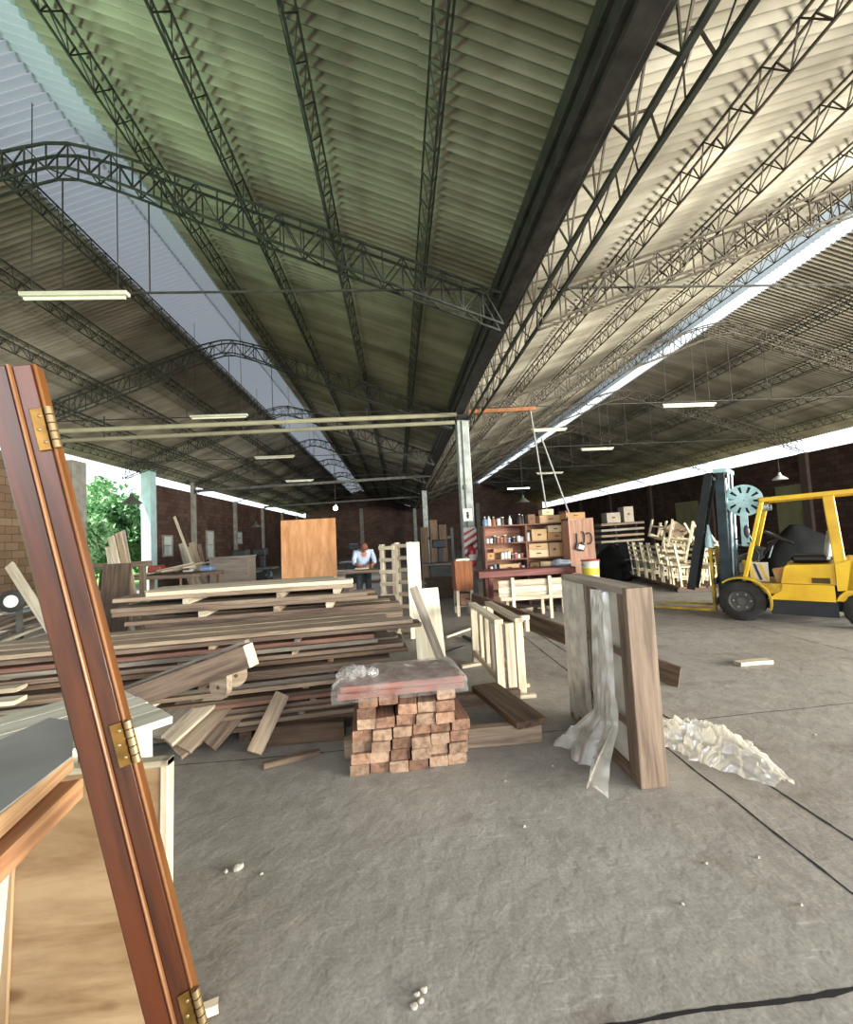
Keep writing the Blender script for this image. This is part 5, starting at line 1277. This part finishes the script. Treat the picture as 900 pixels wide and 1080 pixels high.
# hands: palm and five fingers each
for sx in (-1, 1):
    w = V((sx*.14, -.44, .98)); hj = [(w, .024), (w + V((-sx*.01, -.05, -.01)), (.034, .018)), (w + V((-sx*.015, -.085, -.015)), (.036, .016))]; he = [(0,1), (1,2)]
    for f in range(4):
        bx = w + V((-sx*.015 + (f - 1.5)*.019, -.09, -.016)); L_ = (.062, .072, .066, .05)[f]; i0 = len(hj)
        hj += [(bx, .010), (bx + V((0, -L_*.5, -.006)), .009), (bx + V((0, -L_*.85, -.03)), .0075)]; he += [(2, i0), (i0, i0+1), (i0+1, i0+2)]
    i0 = len(hj); b_ = w + V((-sx*.045, -.045, -.012)); hj += [(b_, .011), (b_ + V((-sx*.02, -.03, -.012)), .0095)]; he += [(1, i0), (i0, i0+1)]
    skin_body('hand', hj, he, M_skin, man, 1)
hb = MB(); hb.ball((0, 0, 0), .105, (.78, .95, 1.15), 20, 16)
def face(v):
    v = V(v); 
    if v.y < -.05: v.y -= .022*math.exp(-((v.x/.016)**2 + ((v.z + .012)/.03)**2)); v.y += .012*math.exp(-(((abs(v.x) - .034)/.02)**2 + ((v.z - .012)/.014)**2)); v.y -= .006*math.exp(-((v.x/.03)**2 + ((v.z + .055)/.01)**2))
    if v.z < -.04: v.x *= .88
    return v
RH = Matrix.Rotation(R(32), 3, 'X')
s = MB(); s.add([RH @ face(v) + hd for v in hb.v], hb.f); hdo = s.build('head', M_skin, man, True)
s = MB()
for sx in (-1, 1): s.ball(RH @ V((sx*.034, -.088, .012)) + hd, .011)
s.build('eyes', mat('eye_dark', '#2a211d', .3), hdo, True)
s = MB(); s.ball(RH @ V((0, -.092, -.055)) + hd, .02, (1.1, .35, .25)); s.build('mouth', mat('lip', '#8a4f42', .5), hdo, True)
s = MB()
for sx in (-1, 1): s.ball(RH @ V((sx*.084, .005, -.005)) + hd, .028, (.35, .7, 1.1))
s.build('ears', M_skin, hdo, True)
s = MB(); cpv = MB(); cpv.ball((0, 0, 0), .113, (.82, .98, 1.1), 20, 16); keep = [RH @ V((v.x, v.y + .004, max(v.z, .03))) + hd for v in cpv.v]; s.add(keep, cpv.f)
s.prism([(.09*math.cos(a), -.07 - .11*math.sin(a)) for a in [math.pi*k/10 for k in range(11)]], .008, Matrix.Translation(hd) @ RH.to_4x4() @ Matrix.Translation((0, 0, .034))); s.build('cap', mat('brown_cap', '#7c4a3a', .8), man, True)
JS = [((0, .02, .93), (.175, .135)), ((0, -.02, 1.10), (.172, .132)), ((0, -.10, 1.28), (.19, .135)), ((0, -.16, 1.37), (.11, .09)), ((.20, -.13, 1.32), .078), ((.255, -.22, 1.07), .062), ((.22, -.30, 1.03), .058), ((-.20, -.13, 1.32), .078), ((-.255, -.22, 1.07), .062), ((-.22, -.30, 1.03), .058)]
skin_body('shirt', JS, [(0,1), (1,2), (2,3), (2,4), (4,5), (5,6), (2,7), (7,8), (8,9)], mat('pale_blue_shirt', '#b9c3d6', .9, col2='#9aa6bd', scale=6), man)
JT = [((0, .02, .93), (.165, .13)), ((.10, .02, .86), .11), ((.11, -.03, .48), .082), ((.11, .02, .12), .07), ((-.10, .02, .86), .11), ((-.11, 0, .48), .082), ((-.11, .04, .12), .07)]
skin_body('trousers', JT, [(0,1), (1,2), (2,3), (0,4), (4,5), (5,6)], mat('grey_trousers', '#4a4d55', .9), man)
for sx in (-1, 1): s = MB(); s.box((sx*.11, -.05, .035), (.09, .27, .07), None, .025); s.build('shoe', M_vinyl, man)
# his workbench
t = thing('work_bench', 'workbench in front of the bending person behind the lumber pile', 'bench', (mx, YM - .68, 0))
s = MB(); s.b2((-.8, -.3, .86), (.8, .28, .92)); s.build('benchtop', BRN[0], t)
for x in (-.7, .7):
    for y in (-.22, .2): s = MB(); s.b2((x - .04, y - .04, 0), (x + .04, y + .04, .86)); s.build('leg', BRN[2], t)
s = MB(); s.b2((mx - .15, YM - .60, .921), (mx + .18, YM - .44, .955), .004); tag(s.build('work_piece', W_pale, loc=(mx, YM - .5, .921)), 'small pale workpiece under the hands of the person', 'workpiece')

# ================================================================ LEFT AND BACK
# plywood panel
a = at(296, 600, 8.2); b = at(355, 600, 8.2); zp = at(325, 547.5, 8.2).z
plank('plywood_sheet', V(((a.x + b.x)/2, 8.2, 0.0)), V(((a.x + b.x)/2, 8.32, zp)), b.x - a.x, .02, wood('ply_orange', '#b98760', '#98683f', dens=4), 'large orange brown plywood sheet standing upright behind the pile', 'sheet', up=(0, -1, .1), bow=0)
t = thing('prop_frame', 'timber prop behind the plywood sheet', 'prop', ((a.x + b.x)/2, 8.7, 0)); s = MB(); s.bar((0, -.3, zp*.7), (0, .35, 0), .06, .05); s.build('strut', BRN[0], t); s = MB(); s.b2((-.3, .3, 0), (.3, .4, .06)); s.build('foot', BRN[0], t)
# grey bench box
a = at(221, 605, 11.5); b = at(262, 605, 11.5); zp = at(240, 587, 11.5).z
t = thing('grey_chest', 'grey wooden chest with a flat lid at the left behind the pile', 'chest', ((a.x + b.x)/2, 11.8, 0)); hw_ = (b.x - a.x)/2
W_gr = wood('grey_chest', '#8f8378', '#6f655c')
s = MB(); s.b2((-hw_, -.3, .06), (hw_, .3, zp - .04), .006); s.build('body', W_gr, t); s = MB(); s.b2((-hw_ - .02, -.32, zp - .039), (hw_ + .02, .32, zp), .005); s.build('lid', W_gr, t); s = MB(); s.b2((-hw_ + .05, -.25, 0), (hw_ - .05, .25, .06)); s.build('plinth', BRN[0], t)
# machine silhouettes behind the chest
def machine(x, y, label, k):
    t = thing('woodworking_machine', label, 'machine', (x, y, 0), 0, 'dark machines in the back'); s = MB()
    s.b2((-.35, -.3, 0), (.35, .3, .75), .02); s.build('cabinet', M_blk, t)
    s = MB(); s.b2((-.55, -.4, .75), (.55, .4, .80), .006); s.build('table', M_steel2, t)
    s = MB(); s.b2((-.05, .1, .80), (.12, .3, 1.35), .02); s.b2((-.22, -.1, 1.25), (.2, .3, 1.5), .03); s.build('head', M_blk, t)
    s = MB(); s.lathe([(.001, -.02), (.12, -.02), (.12, .02), (.001, .02)], 16, (.3, 0, .55), RX); s.tube([(.3, -.32, .55), (.3, -.42, .55)], .02, 8); s.build('hand_wheel', M_chrome, t, True)
c = at(252, 600, 14); machine(c.x, 14.2, 'dark woodworking machine behind the grey chest', 0)
c = at(466, 620, 13); machine(c.x, 13.0, 'dark machine in the aisle left of the near post', 1)
c = at(275, 600, 16); machine(c.x, 16, 'dark machine against the left wall beside the plywood sheet', 2)
c = at(372, 600, 16); machine(c.x, 17, 'dark machine in the gloom behind the person', 3)
c = at(340, 600, 20); machine(c.x, 21, 'farthest dark machine near the bright lamp', 4)
# dark stack of boards behind the aisle
for k in range(6): c = at(466, 610, 10.8); plank('dark_stock_board', (c.x - .35 - .05*(k % 2), 11.2, .06 + .085*k), (c.x + .42 - .06*(k % 3), 11.25, .06 + .085*k), .5, .082, W_dark, '%s dark board from the floor in the small stack in the aisle' % ('lowest', 'second', 'third', 'fourth', 'fifth', 'topmost')[k], 'board', 'dark boards stacked in the aisle', bow=0)
for k, (x, y0, y1) in enumerate(((452, 556, 625), (462, 548, 615), (472, 553, 622))):
    c = at(x, y1, 14.5 + k*.2); plank('dark_upright_board', V((c.x, 15.2, 0)), V((c.x + .05, 15.9, at(x, y0, 15.5).z)), .28, .05, W_dark, '%s dark board leaning upright in the gloom left of the near post' % ('leftmost', 'middle', 'rightmost')[k], 'board', 'dark boards upright in the gloom', up=(0, -1, .2))
t = thing('board_rack', 'dark rack that the upright boards lean on', 'rack', (at(462, 600, 16).x, 16.0, 0))
for x in (-.6, .6): s = MB(); s.b2((x - .05, -.05, 0), (x + .05, .05, 1.9)); s.build('post', M_blk, t)
s = MB(); s.b2((-.6, -.04, 1.5), (.6, .04, 1.6)); s.build('rail', M_blk, t)
# boards leaning at the left (near group)
gp = [((131, 628), (117, 566), W_pale, .10), ((139, 627), (125, 562), W_tan, .10), ((141, 625), (129, 560), W_grey, .08), ((122, 632), (114, 577), W_pale, .08)]
for k, (f, tp_, m, w) in enumerate(gp):
    a = at(*f, 7.05 + .1*k); b = at(*tp_, 7.4 + .1*k); d = (b - a).normalized(); a = a - d*(a.z/d.z)
    plank('leaning_batten', a, b, w, .03, m, '%s of the four battens leaning together below the open doorway' % ('second from left', 'third from left', 'rightmost', 'leftmost')[k], 'batten', 'battens leaning below the doorway', up=(0, -1, .2))
a = at(92, 650, 6.6); b = at(124, 650, 6.6); zp = at(108, 596, 6.6).z
plank('brown_sheet', V(((a.x + b.x)/2, 6.75, 0)), V(((a.x + b.x)/2, 6.95, zp)), b.x - a.x, .02, W_dark, 'dark brown sheet standing at left behind the leaning jamb', 'sheet', up=(0, -1, .1), bow=0)
t = thing('batten_rest', 'timber rest behind the leaning battens and brown sheet', 'rest', (at(115, 620, 7.8).x, 8.0, 0))
for x in (-.5, .45): s = MB(); s.b2((x - .04, -.04, 0), (x + .04, .04, zp - .1)); s.build('post', BRN[2], t)
s = MB(); s.b2((-.6, -.03, zp - .1), (.6, .03, zp)); s.build('rail', BRN[0], t)
# boards leaning on the left wall further back
for k, (f, tp_, w, m, Yk) in enumerate((((207, 606), (184, 545), .09, W_pale, 15.5), ((200, 605), (192, 573), .25, W_grey, 16.8), ((212, 603), (202, 572), .22, W_tan, 17.2), ((216, 602), (210, 574), .14, W_brown, 17.6), ((206, 606), (198, 577), .16, W_grey, 16.2))):
    a = at(*f, Yk); b = at(*tp_, Yk + .25); d = (b - a).normalized(); a = a - d*(a.z/d.z)
    plank('wall_leaning_board', a, b, w, .03, m, '%s board leaning before the left wall beyond the doorway' % ('longest pale', 'widest grey', 'tan', 'rightmost brown', 'short grey')[k], 'board', 'boards leaning by the left wall', up=(0, -1, .2))
t = thing('board_prop', 'low prop under the boards leaning by the left wall', 'prop', (at(205, 600, 17.5).x, 18.0, 0)); s = MB(); s.b2((-.8, -.04, .6), (.9, .04, .7)); s.build('rail', BRN[0], t)
for x in (-.75, .85): s = MB(); s.b2((x - .04, -.04, 0), (x + .04, .04, .6)); s.build('post', BRN[2], t)
# cluttered table below the doorway: laths and scraps lying on it
ct = at(172, 606, 9.6); zc_ = ct.z
t = thing('scrap_table', 'low rough table heaped with laths below the open doorway', 'table', (ct.x, 9.9, 0), R(-12))
s = MB(); s.b2((-.95, -.55, zc_ - .08), (.95, .55, zc_), .005); s.build('tabletop', BRN[0], t)
for x in (-.85, .85):
    for y in (-.45, .45): s = MB(); s.b2((x - .04, y - .04, 0), (x + .04, y + .04, zc_ - .08)); s.build('leg', BRN[2], t)
rr = random.Random(3); RT = Matrix.Rotation(R(-12), 3, 'Z')
for k in range(12):
    L_ = rr.uniform(.5, .95); an = rr.uniform(-.5, .5) + (1.2 if k % 4 == 3 else 0); q = V((-.55 + .1*k, -.35 + .07*((k*5) % 11), zc_ + .014 + .026*(k // 3)))
    d_ = V((math.cos(an), math.sin(an), 0))*L_/2; d_.z = .0
    a = t.location + RT @ (q - d_); b = t.location + RT @ (q + d_)
    plank('tumbled_lath', a, b + V((0, 0, .02 + .10*(k > 8))), rr.uniform(.05, .12), .024, [W_pale, W_grey, W_tan][k % 3], '%s lath from the left on the scrap table below the doorway' % ('first', 'second', 'third', 'fourth', 'fifth', 'sixth', 'seventh', 'eighth', 'ninth', 'tenth', 'eleventh', 'twelfth')[k], 'lath', 'laths on the scrap table', bow=0)
for k, (x, m, w, h) in enumerate(((-.7, M_tins[1], .3, .16), (.15, M_tins[0], .22, .12), (.6, M_tins[2], .26, .1))):
    s = MB(); s.b2((-w/2, -.12, 0), (w/2, .12, h), .02); s.b2((-w/2 + .02, -.10, h), (w/2 - .02, .10, h + .015), .004)
    tag(s.build('crate_box', m), '%s box at the back of the scrap table below the doorway' % ('red', 'white', 'pale blue')[k], 'box').location = t.location + RT @ V((x, .42, zc_ + .001))
# far left: wheel, plank, blue sheet, sticks, board ends
t = thing('old_wheel', 'pale wheel of a hand cart at the far left edge', 'wheel', at(13, 634, 5.2), R(15)); zw = t.location.z
s = MB(); s.lathe([(.07, -.03), (.10, -.035), (.125, -.02), (.125, .02), (.10, .035), (.07, .03), (.07, -.03)], 24, (0, 0, 0), RX, False); s.build('tyre', M_tyre, t, True); s = MB(); s.lathe([(.001, -.03), (.075, -.025), (.075, .025), (.001, .03)], 20, (0, 0, 0), RX); s.build('hub_disc', M_tins[0], t, True)
t2 = thing('hand_cart', 'dark hand cart under the pale wheel at the far left', 'cart', (t.location.x - .25, 5.3, 0)); s = MB(); s.b2((-.5, -.05, .35), (.35, .6, .45)); s.build('deck', M_blk, t2); s = MB(); s.b2((-.45, .0, 0), (-.38, .07, .35)); s.b2((.22, .0, 0), (.29, .07, .35)); s.build('stand', M_blk, t2); s = MB(); s.bar((.25, .02, .4), (.25, -.02, zw), .04, .05); s.build('arm', M_steel2, t2); s = MB(); s.tube([(-.4, .5, .45), (-.6, .6, 1.1)], .02, 7); s.build('push_handle', M_steel2, t2)
a = at(44, 648, 4.6); b = at(10, 596, 4.9); d = (b - a).normalized(); a = a - d*(a.z - .75)/d.z if d.z else a
plank('pale_slanted_plank', a, b, .09, .03, W_pale, 'pale plank slanting at the far left beside the leaning jamb', 'plank', up=(0, -1, .3))
for k in range(9):
    z = .70 + .012*k; a = atz(-14 + 2*k, 690 - 6.0*k, z); b = atz(58, 664 - 4*k - (k % 3)*4, z + .03)
    plank('bundle_stick', a, b, .045, .025, [W_grey, W_pale, W_grey][k % 3], '%s stick in the loose bundle at the far left, counting away from the camera' % ('first', 'second', 'third', 'fourth', 'fifth', 'sixth', 'seventh', 'eighth', 'ninth')[k], 'stick', 'sticks lying loose at the far left', bow=.01)
s = MB(); a = atz(-30, 652, .70); b = atz(52, 640, .70); s.bar(a, b, .35, .02); tag(s.build('blue_sheet', mat('pale_blue_sheet', '#9fb6c6', .6, scale=4), loc=a), 'pale blue sheet lying flat at the far left under the slanting plank', 'sheet')
t = thing('side_stack', 'low dark stack of timber carrying the loose sticks at the far left', 'stack', (atz(15, 670, .68).x - .1, 4.1, 0))
for k in range(3): s = MB(); s.b2((-.9, -.7, .10 + .19*k), (.55 - .05*k, .6, .27 + .19*k), .01); s.build('baulk_layer', W_dark, t)
for x in (-.7, .3): s = MB(); s.b2((x - .06, -.7, 0), (x + .06, .6, .10)); s.build('runner', W_brown, t)
for k, (y, w) in enumerate(((738, .13), (725, .12), (713, .12))):
    zz = .60 + .035*k; b = atz(22 - 3*k + (4 if k == 1 else 0), y, zz); plank('pale_board_end', b + V((-1.2, -.15, 0)), b, w, .032, W_pale, '%s pale board end at the left edge before the big pile' % ('lowest', 'middle', 'topmost')[k], 'board', 'pale board ends at the left edge')
t = thing('end_block', 'block carrying the pale board ends at the left edge', 'block', (-3.05, 3.0, 0)); 
s = MB(); s.b2((-.15, -.25, 0), (.15, .25, .30), .01); s.build('lower_block', W_dark, t); s = MB(); s.b2((-.13, -.22, .301), (.13, .22, .58), .01); s.build('upper_block', W_brown, t)

# right of shelf: planks on a rack, cartons, dark tarpaulin heaps
t = thing('plank_rack', 'dark rack with long planks against the right wall', 'rack', (9.0, 17.5, 0), R(90 - 70))
for k, y in enumerate((552, 558, 564, 570)):
    a = at(631, y + 2, 14.5); b = at(676, y - 1, 15.2); plank('racked_plank', a, b, .3, .08, W_grey if k % 2 else W_brown, '%s long plank on the dark rack right of the tool cupboard' % ('topmost', 'second', 'third', 'lowest')[k], 'plank', 'planks on the dark rack', bow=0)
t.location = at(653, 612, 14.9); t.location.z = 0
for x in (-.5, .5): s = MB(); s.b2((x - .05, -.3, 0), (x + .05, .3, at(653, 570, 14.9).z - .1)); s.build('upright', M_blk, t)
s = MB(); s.b2((-.5, -.25, .4), (.5, .25, .46)); s.build('cross_rail', M_blk, t)
for y in (552, 558, 564, 570):
    for x in (-.5, .5): s = MB(); s.b2((x - .04, -.5, at(653, y + 1, 14.85).z - .10), (x + .04, .5, at(653, y + 1, 14.85).z - .06)); s.build('arm_bracket', M_blk, t)
for k, (x, y, w, h) in enumerate(((645, 552, .5, .36), (661, 552, .36, .55))):
    p = at(x, y, 15.0); carton(p.x, at(653, 552, 15).z + .03, w, h, .4, mat('dim_carton', '#8f8578', .8), '%s grey carton on the planks of the dark rack' % ('wide', 'tall')[k], y=15.0, grp='cartons on the rack')
def tarp(px_, py_, Y, sc, label, seed):
    c = at(px_, py_, Y); b = MB(); b.ball((0, 0, 0), 1, sc, 26, 16); s = MB()
    s.add([V((v.x*(1 + .3*noise.noise(v*2 + V((seed, 0, 0)))), v.y, max(0, v.z)*(1 + .25*noise.noise(v*1.7 + V((0, seed, 0)))))) for v in b.v], b.f)
    tag(s.build('tarpaulin_heap', mat('dark_tarp', '#111112', .85, col2='#0a0a0b', scale=5, bump=.3, spec=.15), None, True), label, 'heap').location = (c.x, Y, 0)
tarp(645, 610, 12.6, (.55, .5, 1.05), 'dark covered heap right of the white paint bucket', 2)
tarp(846, 600, 10.5, (1.1, .6, 1.35), 'dark covered heap seen through the forklift cab', 5)
tarp(735, 600, 14.5, (1.2, .6, 1.1), 'dark heap against the right wall behind the chairs', 7)
tarp(930, 600, 9.9, (.6, .5, 1.0), 'dark heap behind the back of the forklift', 9)
